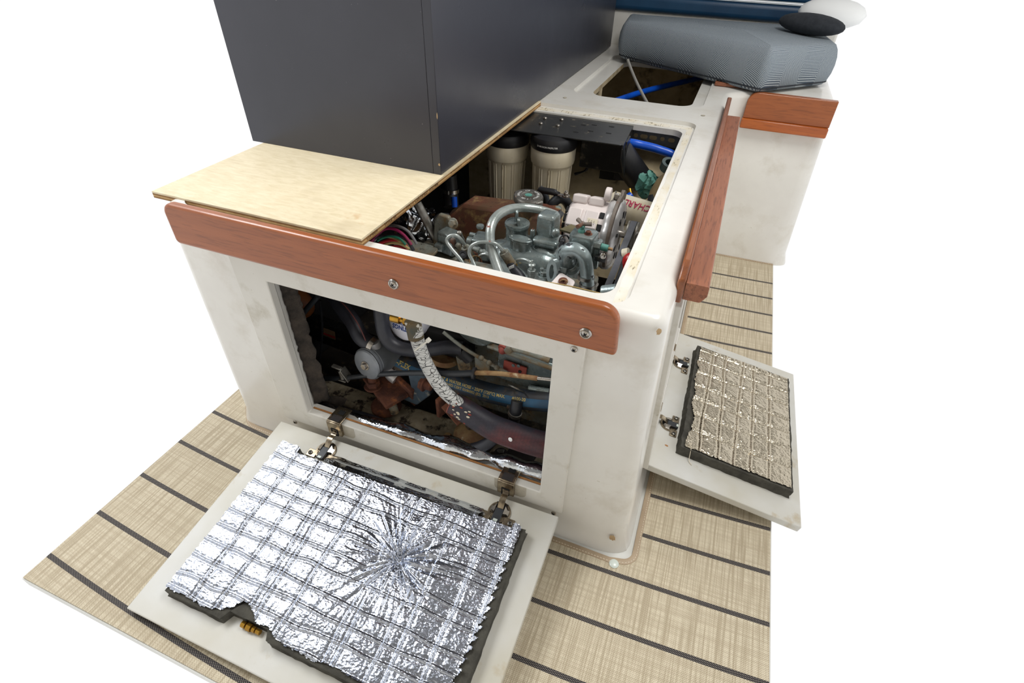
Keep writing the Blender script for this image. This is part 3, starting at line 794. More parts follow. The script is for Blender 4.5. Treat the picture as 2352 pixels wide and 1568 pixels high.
B().tube([sd(ss0 + .012, st0 + .010, FS + .004), sd(ss0 + .002, st0 + .016, FS + .002), sd(ss0 - .014, st0 + .022, .004), sd(ss0 - .022, st0 + .03, .002)], .0007, 6).obj('loose_thread', M['thread'], sdoor)
h1 = sd.hit(1536, 975, 0); h2 = sd.hit(1563, 836, 0)
for hp in (h1, h2): hinge(sd, hp[0], max(hp[1], .030), sdoor, K=1.25)
b = patch(B(), sd(*sd.hit(1531, 1023), .0003), sd.S, sd.T, .0042, 8).obj('bare_patch', M['orangewood'], sdoor, smooth=False)
for s_ in (h1[0], h2[0]):
    b = B(); b.box((.026, sd(s_, 0).y, .105), (.014, .030, .042)); b.box((.014, sd(s_, 0).y, .128), (.030, .030, .003)); b.obj('hinge_bracket', M['nickel'], sf, bev=.0012)

# ------------------------------------------------------------------ teak rails
fr_ = thing('teak_front_rail', 'long varnished teak fiddle rail screwed along the front top edge', 'rail', (-.46, -.008, .52))
P = [(p.x, p.y) for p in round_poly([(-.87, .5185), (-.0585, .5185), (-.0645, .597), (-.87, .597)], [.01, .006, .026, .02])]
B().prism(P, (0, -.0185, 0), (1, 0, 0), (0, 0, 1), (0, .0175, 0)).obj('rail_board', M['teak_x'], fr_, bev=.005, seg=3)
for (u, v) in ((904, 652), (1345, 765)):
    screw(W(u, v, y=-.0185), (0, -1, 0), .0052, 'steel', fr_, washer=.0092)

sr = thing('teak_side_rail', 'teak rail of two stepped battens along the right side of the engine seat', 'rail', (.01, .6, .52))
P = [(.124, .537), (1.165, .537), (1.175, .58), (1.17, .597), (.155, .597), (.128, .575)]
B().prism(P, (-.0035, 0, 0), (0, 1, 0), (0, 0, 1), (.0125, 0, 0)).obj('upright_batten', M['teak_y'], sr, bev=.003)
b = B(); P = [(p.x, p.y) for p in round_poly([(.0095, .543), (.036, .543), (.044, .556), (.0435, .5735), (.0095, .5735)], [.001, .005, .005, .003, .001])]
b.prism(P, (0, .128, 0), (1, 0, 0), (0, 0, 1), (0, .94, 0)).obj('outer_batten', M['teak_end'], sr, bev=.0018)

tr = thing('teak_settee_trim', 'orange varnished teak trim block on the settee corner at the upper right', 'trim', (.17, 1.36, .52))
P = [(p.x, p.y) for p in round_poly([(.058, .500), (.315, .500), (.315, .578), (.058, .578)], [.003, .002, .002, .03])]
B().prism(P, (0, 1.350, 0), (1, 0, 0), (0, 0, 1), (0, .022, 0)).obj('trim_board', M['teak_x'], tr, bev=.003)
P = [(.055, .470), (.315, .470), (.315, .500), (.056, .500)]
B().prism(P, (0, 1.340, 0), (1, 0, 0), (0, 0, 1), (0, .032, 0)).obj('lower_lip', M['teak_or'], tr, bev=.004)

# ------------------------------------------------------------------ plywood sheet
ply = thing('plywood_sheet', 'bare birch plywood board lying over the left of the engine hatch', 'plywood', (-.74, .5, .5605))
px0, px1, py0, py1 = -.975, -.5095, .046, .965
zz = .5608; lay = [(.0022, 'ply1'), (.0026, 'ply2'), (.0024, 'ply1'), (.0026, 'ply2'), (.0022, 'ply')]
lay = [(.0030, 'ply2'), (.0032, 'ply1'), (.0032, 'ply2'), (.0034, 'ply')]
for h_, mm in lay:
    B().box(((px0 + px1) / 2, (py0 + py1) / 2, zz + h_ / 2), (px1 - px0 - (.0004 if mm != 'ply2' else 0), py1 - py0, h_)).obj('veneer', M[mm], ply, smooth=False)
    zz += h_
PLYTOP = zz
ply.location.z = .5608
def edge_text(body, y, size, bold=0):
    text_obj(body, size, M['ink_brown'], ply, lambda a, b: Vector((px1 + .0003, y + a * 1.35, .5672 + b)), bold=bold, align='LEFT')
edge_text('LUMBER', .060, .0070); edge_text('TITLE VI', .115, .0082, .0001); edge_text('TPC-1 CERTIFIED  0721406', .19, .0082, .0001)
edge_text('PLYWOOD U', .375, .0066); edge_text('SKU 454-530', .470, .0076); edge_text('WOOD PANEL  TX PRODUCT', .575, .0070); edge_text('INDUSTRY', .76, .0070)

# ------------------------------------------------------------------ charcoal cupboard standing on the plywood
box = thing('charcoal_cupboard', 'tall satin charcoal painted cupboard standing on the plywood board', 'cupboard', (-.76, 1.1, PLYTOP))
bx0, bx1, by0, by1, bz1 = -1.005, -.5155, .345, 1.885, 1.55
B().box(((bx0 + bx1 - .018) / 2, by0 + .009, (PLYTOP + bz1) / 2), (bx1 - bx0 - .018, .018, bz1 - PLYTOP)).obj('front_panel', M['box'], box, bev=.0012)
B().box((bx1 - .009, (by0 + by1) / 2, (PLYTOP + .0005 + bz1) / 2), (.018, by1 - by0, bz1 - PLYTOP - .0005)).obj('side_panel', M['box'], box, bev=.0012)
B().box((bx0 + .009, (by0 + by1) / 2 + .01, (PLYTOP + bz1) / 2), (.018, by1 - by0 - .02, bz1 - PLYTOP)).obj('side_panel', M['box'], box, bev=.0012)
B().box(((bx0 + bx1) / 2, (by0 + by1) / 2, bz1 + .009), (bx1 - bx0, by1 - by0, .018)).obj('top_panel', M['box'], box, bev=.0012)
patch(B(), V(bx1 - .003, by0 - .0003, PLYTOP + .022), (1, 0, 0), (0, 0, 1), .003, 2).obj('chipped_corner', M['chip'], box, smooth=False)
patch(B(), V(bx1 - .001, by0 - .0003, PLYTOP + .118), (.3, 0, 0), (0, 0, 1), .006, 4).obj('chipped_corner', M['chip'], box, smooth=False)

# ------------------------------------------------------------------ settee back, wall, cushion
wb = B().box((-.30, 1.99, .63), (1.25, .06, .14)).obj('wall_back', M['gel'], smooth=True, bev=.01); struct(wb)
bk = thing('settee_backrest', 'teal navy vinyl backrest with white piping behind the cushion', 'backrest', (-.1, 1.95, .70))
b = B().box((-.145, 1.965, .727), (.88, .05, .062)).obj('lower_roll', M['navy'], bk, bev=.02, seg=4)
b = B().box((-.145, 1.975, .86), (.88, .05, .20)).obj('upper_pad', M['navy'], bk, bev=.02, seg=4)
B().tube([(-.58, 1.942, .7575), (.29, 1.942, .7575)], .0016, 8, 0).obj('piping', M['piping'], bk)
B().tube([(-.58, 1.943, .7645), (.29, 1.943, .7645)], .0016, 8, 0).obj('piping', M['piping'], bk)
pillow = B().box((.26, 1.80, .755), (.26, .12, .10), rot=Euler((.5, 0, -.1)).to_matrix()).obj('white_pillow', M['plain_white'], sub=2, smooth=True)
tag(pillow, 'white pillow corner at the upper right behind the charcoal bolster', 'pillow')
bol = B().sph((.195, 1.66, .735), .075, (1.5, .62, .42), 20, 12, Euler((0, 0, -.5)).to_matrix()).obj('charcoal_bolster', M['darkcloth'])
tag(bol, 'charcoal cloth bolster end lying on the blue-grey cushion', 'bolster')

cu = thing('seat_cushion', 'blue-grey herringbone seat cushion pushed askew over the back hatch', 'cushion', (-.1, 1.6, .572))
A_ = [(-.440, 1.645), (.085, 1.335), (.30, 1.56), (.25, 1.90), (-.47, 1.915)]
ap = round_poly(A_, [.05, .03, .04, .05, .05]); AN = normals(ap); b = B(); rings = []
HC = .126
for k in range(9):
    t = k / 8; ang = PI * (t - .5); off = -.028 * (1 - math.cos(ang)) if True else 0
    z = .5745 + HC * (.5 + .5 * math.sin(ang) )
    rings.append([(p.x + q.x * off, p.y + q.y * off, z + .012 * mnoise.noise(Vector((p.x * 5, p.y * 5, 3))) * t) for p, q in zip(ap, AN)])
n = len(ap); cen = Vector((-.05, 1.66, 0))
for k in (1, 2, 3):
    sc = 1 - k * .24; rings.append([(cen.x + (x - cen.x) * sc, cen.y + (y - cen.y) * sc, z + .009 * (1 - sc)) for x, y, z in rings[8]])
vs = [v for r in rings for v in r]
fs = [(j * n + i, j * n + (i + 1) % n, (j + 1) * n + (i + 1) % n, (j + 1) * n + i) for j in range(len(rings) - 1) for i in range(n)]
fs += [tuple(range(n - 1, -1, -1)), tuple(range((len(rings) - 1) * n, len(rings) * n))]
co = b.add(vs, fs).obj('cushion_cover', M['cush'], cu, ang=60)
B().tube([(p.x - q.x * .010, p.y - q.y * .010, .5885) for p, q in zip(ap, AN)], .0022, 8, 0, closed=True).obj('seam', M['darkcloth'], cu)
bk2 = B().box((.02, 1.44, .577), (.15, .06, .012)).obj('teak_batten_end', M['teak_end'], bev=.003)
tag(bk2, 'small teak batten lying under the cushion at the settee corner', 'batten')

# ------------------------------------------------------------------ mat with bound edge, stitches, snaps
mt = thing('woven_mat', 'beige woven vinyl cabin mat with black pin stripes', 'mat', (-.3, .4, .0))
path = [(-1.02, 1.0), (-.958, 1.0), (-.958, .13), (-.905, .033), (-.86, .012), (-.10, -.006), (.024, -.008), (.046, .014), (.042, .06), (.036, 1.33), (.04, 1.358), (.306, 1.360)]
edge_ = round_poly([(-.962, .70), (-.962, .06), (-.90, -.002), (.005, -.010), (.047, .0), (.037, 1.355), (.307, 1.362)], [0, .06, .05, .02, .022, .02, 0])
edge_ = edge_[1:-1]
out = [Vector((-1.018, .70)), Vector((-.962, .70))] + edge_ + [Vector((.307, 1.362)), Vector((.307, -.468)), Vector((-1.018, -.468))]
b = B(); b.prism([(p.x, p.y) for p in out], (0, 0, .0003), (1, 0, 0), (0, 1, 0), (0, 0, .0035)).obj('mat_sheet', M['mat'], mt, smooth=False)
EP = [Vector((-.962, .70))] + edge_ + [Vector((.307, 1.362))]
b = B(); vs = []
def offs(P):
    out = []
    for i in range(len(P)):
        t = (P[min(i + 1, len(P) - 1)] - P[max(i - 1, 0)]).normalized(); out.append(Vector((t.y, -t.x)))
    return out
EN = offs(EP)
for p, q in zip(EP, EN):
    for d, z in ((-.001, .0004), (-.001, .0052), (.004, .0062), (.0105, .0050), (.0108, .0036)): vs.append(((p + q * d).x, (p + q * d).y, z))
m_ = len(EP)
b.add(vs, [(i * 5 + k, i * 5 + k + 1, i * 5 + k + 6, i * 5 + k + 5) for i in range(m_ - 1) for k in range(4)]).obj('bound_edge', M['binding'], mt)
b = B(); L = 0; step = .0062
for i in range(m_ - 1):
    p0, p1 = EP[i] + EN[i] * .0078, EP[i + 1] + EN[i + 1] * .0078; d = (p1 - p0); l_ = d.length
    if l_ < 1e-6: continue
    while L < l_:
        c = p0 + d * (L / l_); a = math.atan2(d.y, d.x); b.box((c.x, c.y, .0058), (.0036, .0009, .0008), rot=Matrix.Rotation(a, 3, 'Z')); L += step
    L -= l_
st_ = b.obj('stitching', M['thread'], mt, smooth=False); st_['kind'] = 'stuff'
for (u, v, lb) in ((1410, 1294, 'round white snap button on the mat at the front right corner of the seat base'), (596, 961, 'round white snap button on the mat at the front left corner of the seat base')):
    p = W(u, v, z=.004)
    o = B().lathe([(.0095, 0), (.0098, .0012), (.0085, .0026), (.005, .0034), (.0002, .0036)], (p.x, p.y, .0036), (0, 0, 1), 28).obj('snap_button', M['snap'])
    tag(o, lb, 'button', 'mat snap buttons')
# ================================================================== ENGINE BAY
def hose(name, pts, r, m, parent=None, n=16, sm=6, caps=True, **k):
    return B().tube(pts, r, n, sm, caps=caps).obj(name, m, parent, **k)
def clamp(p, axis, r, parent, w=.010, ang=0, mat='steel', name='hose_clamp'):
    p = Vector(p); u, v, a = basis(axis)
    b = B(); b.ring(p - a * w / 2, a, r + .0012, r - .0005, w, 28)
    d = (u * math.cos(ang) + v * math.sin(ang)); s = a.cross(d)
    o = b.obj(name, M[mat], parent)
    q = p + d * (r + .004)
    c = B(); c.cyl(q - s * .009, q + s * .008, .0042, n=14); c.hexb(q + s * .008, s, .0042, .004); c.box(q - d * .003, (.008, .008, .004), rot=Matrix((s, a, d)).transposed())
    c.obj('worm_screw', M[mat], o)
    return o
def bolt(p, axis, r=.006, h=.005, mat='paint', parent=None, washer=True, name='bolt', stud=0):
    p = Vector(p); a = Vector(axis).normalized(); b = B()
    if washer: b.cyl(p, p + a * h * .25, r * 1.45, n=20)
    b.hexb(p + a * h * .25, a, r, h)
    if stud: b.cyl(p + a * h, p + a * (h + stud), r * .5, n=10)
    return b.obj(name, M[mat], parent, bev=.0005)
def rbox(name, c, d, m, parent, bev=.004, rot=None, taper=None, seg=3):
    return B().box(c, d, rot, taper).obj(name, m, parent, bev=bev, seg=seg)

# ---- bay setting: sooty floor of the bay, stringers
bf = B().box((-.46, .66, .009), (.872, 1.235, .012)).obj('bay_floor', mk('oily_bilge_floor', (54, 48, 42), (30, 28, 26), 14, .6, bump=.6, bs=40,
     spots=[((104, 92, 72), 18, .60, .06, .8, 0), ((150, 140, 120), 60, .70, .03, .7, 0)]), smooth=False)
tag(bf, 'oily dark bilge floor inside the engine bay', 'bilge floor')
eb = thing('engine_bearer', 'chalky white timber engine bearer with rusty stains along the bay front', 'bearer', (-.45, .12, .015))
B().box((-.46, .125, .040), (.80, .060, .050)).obj('bearer_beam', M['stringer'], eb, bev=.004, jitter=.001)
for u, v, uu, vv in ((1010, 975, 985, 1060),):
    pass
B().box((-.318, .098, .068), (.030, .11, .006), rot=Matrix.Rotation(-.25, 3, 'Z')).obj('steel_strap', M['darkbeam'], eb, bev=.001)
B().box((-.235, .090, .071), (.060, .10, .012), rot=Matrix.Rotation(-.15, 3, 'Z')).obj('steel_strap', M['darkbeam'], eb, bev=.001)
bolt(W(1028, 1003, z=.071), (0, 0, 1), .0075, .006, 'rustplate', eb)
bolt(W(1150, 1040, z=.078), (0, 0, 1), .0085, .008, 'steel_d', eb)
B().cyl(W(1150, 1046, z=.0775), W(1150, 1046, z=.0795), .017, n=28).obj('washer', M['darkbeam'], eb)

# ---- torn lining at the left of the front opening
tl = thing('torn_lining', 'torn grey-brown sound lining hanging inside the left of the front opening', 'lining', (-.70, .06, .1))
b = B(); vs = []; NN = 46
for i in range(NN + 1):
    z = .115 + .365 * i / NN
    for k in range(7):
        x = -.716 + .0030 * k + (.008 * mnoise.noise(Vector((z * 40, k * .7, 1))) * k / 6) + (.008 * k / 6) * (1 - i / NN) * .9
        y = .040 + .004 * mnoise.noise(Vector((z * 90, k * 2., 4))) + k * .0035
        if k == 6: x += .006 * mnoise.noise(Vector((z * 150, 2, 4)))
        vs.append((x, y, z))
b.add(vs, [(i * 7 + k, i * 7 + k + 1, i * 7 + k + 8, i * 7 + k + 7) for i in range(NN) for k in range(6)])
o = b.obj('lining_sheet', M['torn'], tl, ang=180, jitter=.0015); md = o.modifiers.new('solid', 'SOLIDIFY'); md.thickness = .006
b = B(); vs = []
for i in range(24):
    for k in range(5):
        p = W(705, 945, y=.045).lerp(W(735, 905, y=.06), k / 4); q = p + Vector((.0025 * i, .001 * i, -.0006 * i))
        vs.append(q + mnoise.noise_vector(q * 80) * .004)
b.add(vs, [(i * 5 + k, i * 5 + k + 1, i * 5 + k + 6, i * 5 + k + 5) for i in range(23) for k in range(4)]).obj('torn_scrap', M['torn'], tl)
# foil tape strip along the sill
fs_ = thing('sill_foil', 'shiny crumpled foil tape rolled along the sill inside the front opening', 'foil tape', (-.42, .05, .1))
b = B(); vs = []; NN = 150; K = 12
A0 = W(735, 944, y=.036); A1 = W(1246, 1090, y=.036)
for i in range(NN + 1):
    t = i / NN; c = A0.lerp(A1, t); w_ = .75 + .5 * mnoise.noise(Vector((t * 9, 0, 3)))
    pinch = 1.12 - .55 * math.exp(-((t - .79) / .035) ** 2) - .5 * math.exp(-((t - .08) / .05) ** 2)
    for k in range(K):
        a = -.5 + PI * 1.15 * k / (K - 1); r = .022 * w_ * pinch
        p = Vector((c.x, c.y + .006 - math.cos(a) * r * .95, c.z + math.sin(a) * r * .8 - .001))
        p += mnoise.noise_vector(Vector((t * 14, k * .45, 7))) * .0035 + mnoise.noise_vector(Vector((t * 60, k * .5, 2))) * .0009
        vs.append(p)
b.add(vs, [(i * K + k, i * K + k + 1, (i + 1) * K + k + 1, (i + 1) * K + k) for i in range(NN) for k in range(K - 1)]).obj('foil_roll', M['foil2'], fs_, ang=180)

# ================================================================== DIESEL ENGINE
en = thing('diesel_engine', 'grey-green painted marine diesel engine with cast valve cover filling the bay', 'engine', (-.30, .28, .10))
PT, PD = M['paint'], M['paint_d']
# block and head
rbox('engine_block', (-.315, .275, .255), (.30, .15, .27), PD, en, .008)
rbox('block_rib', (-.315, .1985, .345), (.29, .012, .014), PT, en, .003)
rbox('block_rib', (-.315, .1985, .285), (.29, .012, .010), PT, en, .003)
rbox('cylinder_head', (-.305, .275, .398), (.29, .155, .036), PD, en, .006)
rbox('head_deck', (-.300, .262, .4195), (.27, .150, .012), PD, en, .004)
rbox('oil_pan', (-.31, .27, .105), (.27, .13, .06), PD, en, .01)
# valve cover: cast dome, rounded in plan and section
b = B(); Ls = []
cx, cy = -.2945, .288; a_, d_ = .078, .058
for z, k in ((.424, 1.05), (.4275, 1.06), (.431, 1.0), (.446, .985), (.462, .95), (.476, .88), (.486, .76), (.492, .58), (.4945, .35), (.495, .05)):
    Ls.append([(cx + a_ * k * math.copysign(abs(math.cos(t)) ** .55, math.cos(t)), cy + d_ * k * math.copysign(abs(math.sin(t)) ** .6, math.sin(t)), z) for t in [2 * PI * i / 48 for i in range(48)]])
vs = [v for r in Ls for v in r]
b.add(vs, [(j * 48 + i, j * 48 + (i + 1) % 48, (j + 1) * 48 + (i + 1) % 48, (j + 1) * 48 + i) for j in range(len(Ls) - 1) for i in range(48)] + [tuple(range(47, -1, -1)), tuple(range((len(Ls) - 1) * 48, len(Ls) * 48))])
vc = b.obj('valve_cover', PT, en, ang=60)
# two saddle domes at the front of the cover
for (u, v, r, s) in ((1152, 565, .024, 1.0), (1240, 575, .026, 1.0)):
    p = W(u, v, y=.262); B().sph(p + V(0, .022, -.030), r * 1.35, (1.25, 1.0, .95), 32, 20).obj('cover_dome', PT, vc, ang=180)
# boss with diamond flange
p = W(1195, 552, y=.262)
P = [(-.0225, 0), (-.017, .006), (-.006, .0105), (.007, .0105), (.018, .005), (.0225, -.001), (.017, -.007), (.006, -.0105), (-.008, -.0105), (-.018, -.006)]
B().prism(P, p + V(0, 0, -.024), (1, 0, -.04), (0, 1, 0), (0, 0, .026)).obj('flange_boss', PT, vc, bev=.003)
B().prism([(x * 1.12, y * 1.2) for x, y in P], p + V(0, 0, .0018), (1, 0, -.04), (0, 1, 0), (0, 0, .0035)).obj('flange_plate', PT, vc, bev=.0012)
for dx in (-.018, .018): B().sph(p + V(dx, 0, .0055), .0022, n=10, m=6).obj('rivet', M['pipe'], vc)
# filler neck and winged cap
p = W(1188, 520, y=.300)
B().cyl(p - V(0, 0, .03), p + V(0, 0, .002), .0222, .0222, n=32).obj('filler_neck', PT, vc, bev=.001)
cap = B().lathe([(.0222, -.002), (.0248, 0), (.0252, .005), (.0244, .0068), (.0224, .0068), (.0215, .0058), (.0002, .0058)], p + V(0, 0, .002), (0, 0, 1), 36).obj('filler_cap', PT, en)
rt = Matrix.Rotation(-1.0, 3, 'Z')
b = B()
b.prism([(-.018, 0), (-.0035, 0), (-.0055, .020), (-.0105, .0245), (-.017, .021)], p + V(0, 0, .006) - rt @ V(0, .003, 0), rt @ V(1, 0, 0), (0, 0, 1), rt @ V(0, .006, 0))
b.prism([(.0025, 0), (.016, 0), (.014, .013), (.0090, .016), (.005, .013)], p + V(0, 0, .006) - rt @ V(0, .003, 0), rt @ V(1, 0, 0), (0, 0, 1), rt @ V(0, .006, 0))
b.obj('cap_wings', PT, cap, bev=.0012)
# square turret and small stud
p = W(1260, 510, y=.305)
rbox('square_turret', p - V(0, 0, .008), (.040, .038, .056), PT, en, .008, Matrix.Rotation(-.15, 3, 'Z'), .93, 4)
B().sph(W(1276, 535, y=.285), .0085, (1, 1, 1.1), 18, 10).obj('turret_knob', PT, en)
rbox('turret_foot', W(1258, 545, y=.29) - V(0, 0, .006), (.052, .045, .016), PT, en, .006)
p = W(1224, 530, y=.288); B().cyl(p - V(0, 0, .018), p, .0052, n=16).sph(p, .0052, (1, 1, .8), 16, 8).obj('bleed_stud', PT, en)
B().sph(p + V(0, 0, .0034), .0024, n=8, m=6).obj('rust_cap', M['rust'], en)
# left end housing of the cover
p = W(1105, 550, y=.285)
rbox('breather_housing', p + V(.004, 0, -.014), (.038, .044, .046), PT, en, .004, Matrix.Rotation(.1, 3, 'Z'))
q = W(1080, 556, y=.280)
B().cyl(q - V(.006, 0, 0), q + V(.014, 0, 0), .0125, n=28).obj('breather_stub', PT, en, bev=.002)
B().cyl(q + V(-.003, .006, .014), q + V(.010, .006, .014), .0055, n=18).obj('breather_stub', PT, en, bev=.001)
B().lathe([(.0075, 0), (.0085, .003), (.0075, .006), (.005, .0064), (.0002, .0055)], W(1103, 521, y=.295) - V(0, 0, .002), (0, 0, 1), 24).obj('core_plug', PT, en)
# thermostat housing with bleed screw
p = W(1337, 572, y=.265)
P = [(q_.x, q_.y) for q_ in round_poly([(-.025, -.020), (.022, -.020), (.026, .020), (-.022, .022)], [.010, .006, .010, .012])]
b = B(); NNp = len(P)
rg = []
for z, k in ((-.055, .9), (-.02, .95), (.02, 1), (.030, 1.0), (.0335, .95), (.0345, .86)): rg.append([(p.x + x * k, p.y + y * k, p.z + z) for x, y in P])
vs = [v for r in rg for v in r]
b.add(vs, [(j * NNp + i, j * NNp + (i + 1) % NNp, (j + 1) * NNp + (i + 1) % NNp, (j + 1) * NNp + i) for j in range(5) for i in range(NNp)] + [tuple(range(NNp - 1, -1, -1)), tuple(range(5 * NNp, 6 * NNp))])
th = b.obj('thermostat_housing', PT, en, ang=40)
tz = p.z + .0345; c = V(p.x - .005, p.y, tz)
B().lathe([(.0065, 0), (.0065, .003), (.0045, .006), (.0055, .012), (.003, .015)], c, (0, 0, 1), 18).obj('bleed_neck', M['teal'], th)
b = B()
for k in range(3):
    a = 2 * PI * k / 3 + .25; b.tube([c + V(0, 0, .015), c + V(math.cos(a) * .009, math.sin(a) * .009, .016), c + V(math.cos(a) * .017, math.sin(a) * .017, .0165)], lambda t: .0030 + .0012 * t, 10, 4)
b.sph(c + V(0, 0, .0165), .0052, (1, 1, .8), 14, 8); b.obj('bleed_screw_knob', M['arm'], th)
bolt(W(1351, 538, y=.262), (0, 0, 1), .0052, .005, 'rust', th)
rbox('housing_flange', p + V(.028, .008, -.008), (.014, .034, .05), PT, th, .005)
q = W(1375, 565, y=.262)
B().cyl(q - V(.012, 0, 0), q + V(.004, 0, 0), .0085, n=6).obj('sender_nut', M['paint'], th, bev=.0008)
B().cyl(q + V(.004, 0, 0), q + V(.018, 0, -.001), .0065, n=20).obj('sender_cap', M['teal'], th, bev=.001)
B().cyl(q + V(.018, 0, -.001), q + V(.026, 0, -.001), .0028, n=12).obj('sender_tip', M['rustplate'], th)
rbox('drain_block', W(1380, 592, y=.255), (.020, .014, .010), M['blackmetal'], th, .001); bolt(W(1385, 588, y=.246), (0, -1, 0), .004, .004, 'steel', th)
# cable clip with black plug
rbox('sensor_plug', W(1288, 572, y=.24), (.008, .012, .042), M['blackplast'], en, .002, Euler((0, .12, 0)).to_matrix())
hose('sensor_loop', [W(1284, 556, y=.24), W(1289, 543, y=.245), W(1302, 541, y=.25), W(1309, 552, y=.255)], .0016, M['blackplast'], en, 8)
B().cyl(W(1290, 586, y=.243), W(1305, 580, y=.258), .0065, n=18).obj('pipe_nipple', M['pipe'], en, bev=.001)
# elbow water pipe
el = B().tube([W(1318, 612, y=.25), W(1300, 598, y=.238), W(1303, 579, y=.232), W(1322, 574, y=.226), W(1340, 587, y=.222), W(1347, 612, y=.222), W(1349, 640, y=.222), W(1350, 668, y=.222)],
         lambda t: .0185 if t < .2 else max(.0125, .0185 - (t - .2) * .022), 24, 8).obj('water_elbow', M['elbow'], en)
clamp(W(1345, 637, y=.222), (0, .1, 1), .0135, el, .006, 3.4, 'steel_d'); clamp(W(1348, 655, y=.222), (0, .1, 1), .0135, el, .006, 2.6, 'steel_d')
clamp(W(1318, 608, y=.232), (.6, .3, -.6), .012, el, .006, 0, 'pipe', 'pipe_band')
B().cyl(W(1285, 618, y=.222), W(1303, 622, y=.222), .0085, n=6).obj('union_nut', M['paint'], en, bev=.001)
B().cyl(W(1272, 617, y=.222), W(1286, 618, y=.222), .006, n=16).obj('union_stub', M['pipe'], en)
# lifting eye
p = W(1271, 623, y=.205)
b = B(); N_ = 28; vs = []
for zc in (-.003, .003):
    for rr in ((.0125, .030), (.0055, .018)):
        for i in range(N_):
            t = 2 * PI * i / N_; vs.append(p + V(math.cos(t) * rr[0] * .8 + zc * .9, zc, math.sin(t) * rr[1] * .85))
b.add(vs, [(0 * N_ + i, 0 * N_ + (i + 1) % N_, N_ + (i + 1) % N_, N_ + i) for i in range(N_)] + [(2 * N_ + i, 3 * N_ + i, 3 * N_ + (i + 1) % N_, 2 * N_ + (i + 1) % N_) for i in range(N_)] +
      [(i, 2 * N_ + i, 2 * N_ + (i + 1) % N_, (i + 1) % N_) for i in range(N_)] + [(N_ + i, N_ + (i + 1) % N_, 3 * N_ + (i + 1) % N_, 3 * N_ + i) for i in range(N_)])
b.obj('lifting_eye', M['elbow'], en)
# head bolts and fuel fittings
for u, v, r in ((1250, 633, .0085), (1244, 626, .004)): bolt(W(u, v, y=.215), (0, 0, 1), r, .008, 'paint', en)
for (u, v, y) in ((1222, 612, .215), (1164, 594, .215)):
    pass
p = W(1221, 622, y=.215); fb = B(); fb.cyl(p - V(0, 0, .014), p - V(0, 0, .003), .0075, n=6); fb.cyl(p - V(0, 0, .003), p + V(0, 0, .003), .0085, n=6); fb.cyl(p + V(0, 0, .003), p + V(0, 0, .016), .0045, n=14); fb.sph(p + V(0, 0, .013), .0072, (1, 1, .5), 14, 8); fb.cyl(p + V(0, 0, .016), p + V(0, 0, .023), .0022, n=10)
fb.obj('return_banjo', M['pipe'], en, bev=.0006)
hose('return_line', [W(1181, 607, y=.225), W(1187, 597, y=.225), W(1203, 595, y=.22), W(1217, 601, y=.216), W(1221, 608, y=.215)], .0027, M['pipe'], en, 10)
# injector lines
hose('injector_line', [W(1090, 655, y=.155), W(1063, 603, y=.18), W(1037, 571, y=.19), W(1026, 553, y=.195), W(1033, 542, y=.20), W(1048, 541, y=.205), W(1060, 551, y=.21), W(1068, 564, y=.215)], .0034, M['pipe'], en, 12)
hose('injector_line', [W(1108, 655, y=.155), W(1088, 604, y=.18), W(1078, 583, y=.185), W(1082, 566, y=.19), W(1098, 557, y=.195), W(1120, 556, y=.20), W(1141, 561, y=.205), W(1156, 576, y=.21)], .0034, M['pipe'], en, 12)
for (a, c, q) in (((1066, 562), (1076, 580), .214), ((1153, 573), (1167, 594), .210)):
    p0 = W(*a, y=q); p1 = W(*c, y=q + .005); d = (p1 - p0).normalized()
    b = B(); b.cyl(p0, p0 + d * .008, .0048, n=16); b.cyl(p0 + d * .006, p0 + d * .014, .0100, n=6); b.cyl(p0 + d * .014, p0 + d * .034, .0092, n=20); b.cyl(p0 + d * .034, p0 + d * .038, .0102, n=20)
    b.obj('injector_nut', M['paint_d'], en, bev=.0006)
    B().cyl(p0 + d * .038, p0 + d * .044, .0088, n=20).obj('brass_seat', M['brass'], en)
hose('glow_lead', [W(1170, 600, y=.215), W(1180, 618, y=.213), W(1192, 632, y=.21), W(1205, 655, y=.20)], lambda t: .0075 + .003 * t, M['rubber'], en, 18)
b = B()
for k in range(7):
    t = k / 6; q = W(1169 + 11 * t, 616 - 5 * t, y=.2055); b.box(q, (.0012, .0012, .006))
b.obj('lead_marks', M['ink_white'], en, smooth=False)
hose('fuel_rail', [W(1080, 568, y=.225), W(1105, 577, y=.225), W(1125, 588, y=.22), W(1140, 604, y=.215)], .0048, M['pipe'], en, 12)
b = B(); b.cyl(W(1096, 573, y=.225), W(1101, 575, y=.225), .0062, n=14); b.cyl(W(1108, 578, y=.2245), W(1113, 581, y=.224), .0062, n=14); b.obj('rail_bead', M['pipe'], en)
hose('fuel_pipe', [W(1095, 598, y=.21), W(1104, 586, y=.21), W(1117, 584, y=.21), W(1131, 594, y=.208), W(1141, 612, y=.205)], .0028, M['pipe'], en, 10)
b = B().ring(W(1090, 602, y=.202), (.5, -.6, .5), .0125, .0112, .012); b.obj('spring_clip', M['rustplate'], en)
b = B().ring(W(1063, 586, y=.200), (.3, -.6, .5), .0078, .0042, .014); b.cyl(W(1063, 586, y=.204), W(1070, 600, y=.216), .0076, n=18); b.obj('injector_spigot', M['blackplast'], en)
for (u, v, r, m_) in ((1040, 553, .0065, 'arm'), (1055, 536, .006, 'steel_d'), (1048, 575, .0055, 'paint_d'), (1052, 563, .006, 'paint_d'), (1088, 585, .009, 'rust')):
    p = W(u, v, y=.235); b = B(); b.sph(p, r, n=14, m=8); b.cyl(p, p + V(.002, .01, -.02), r * .8, n=12); b.obj('governor_link', M[m_], en)
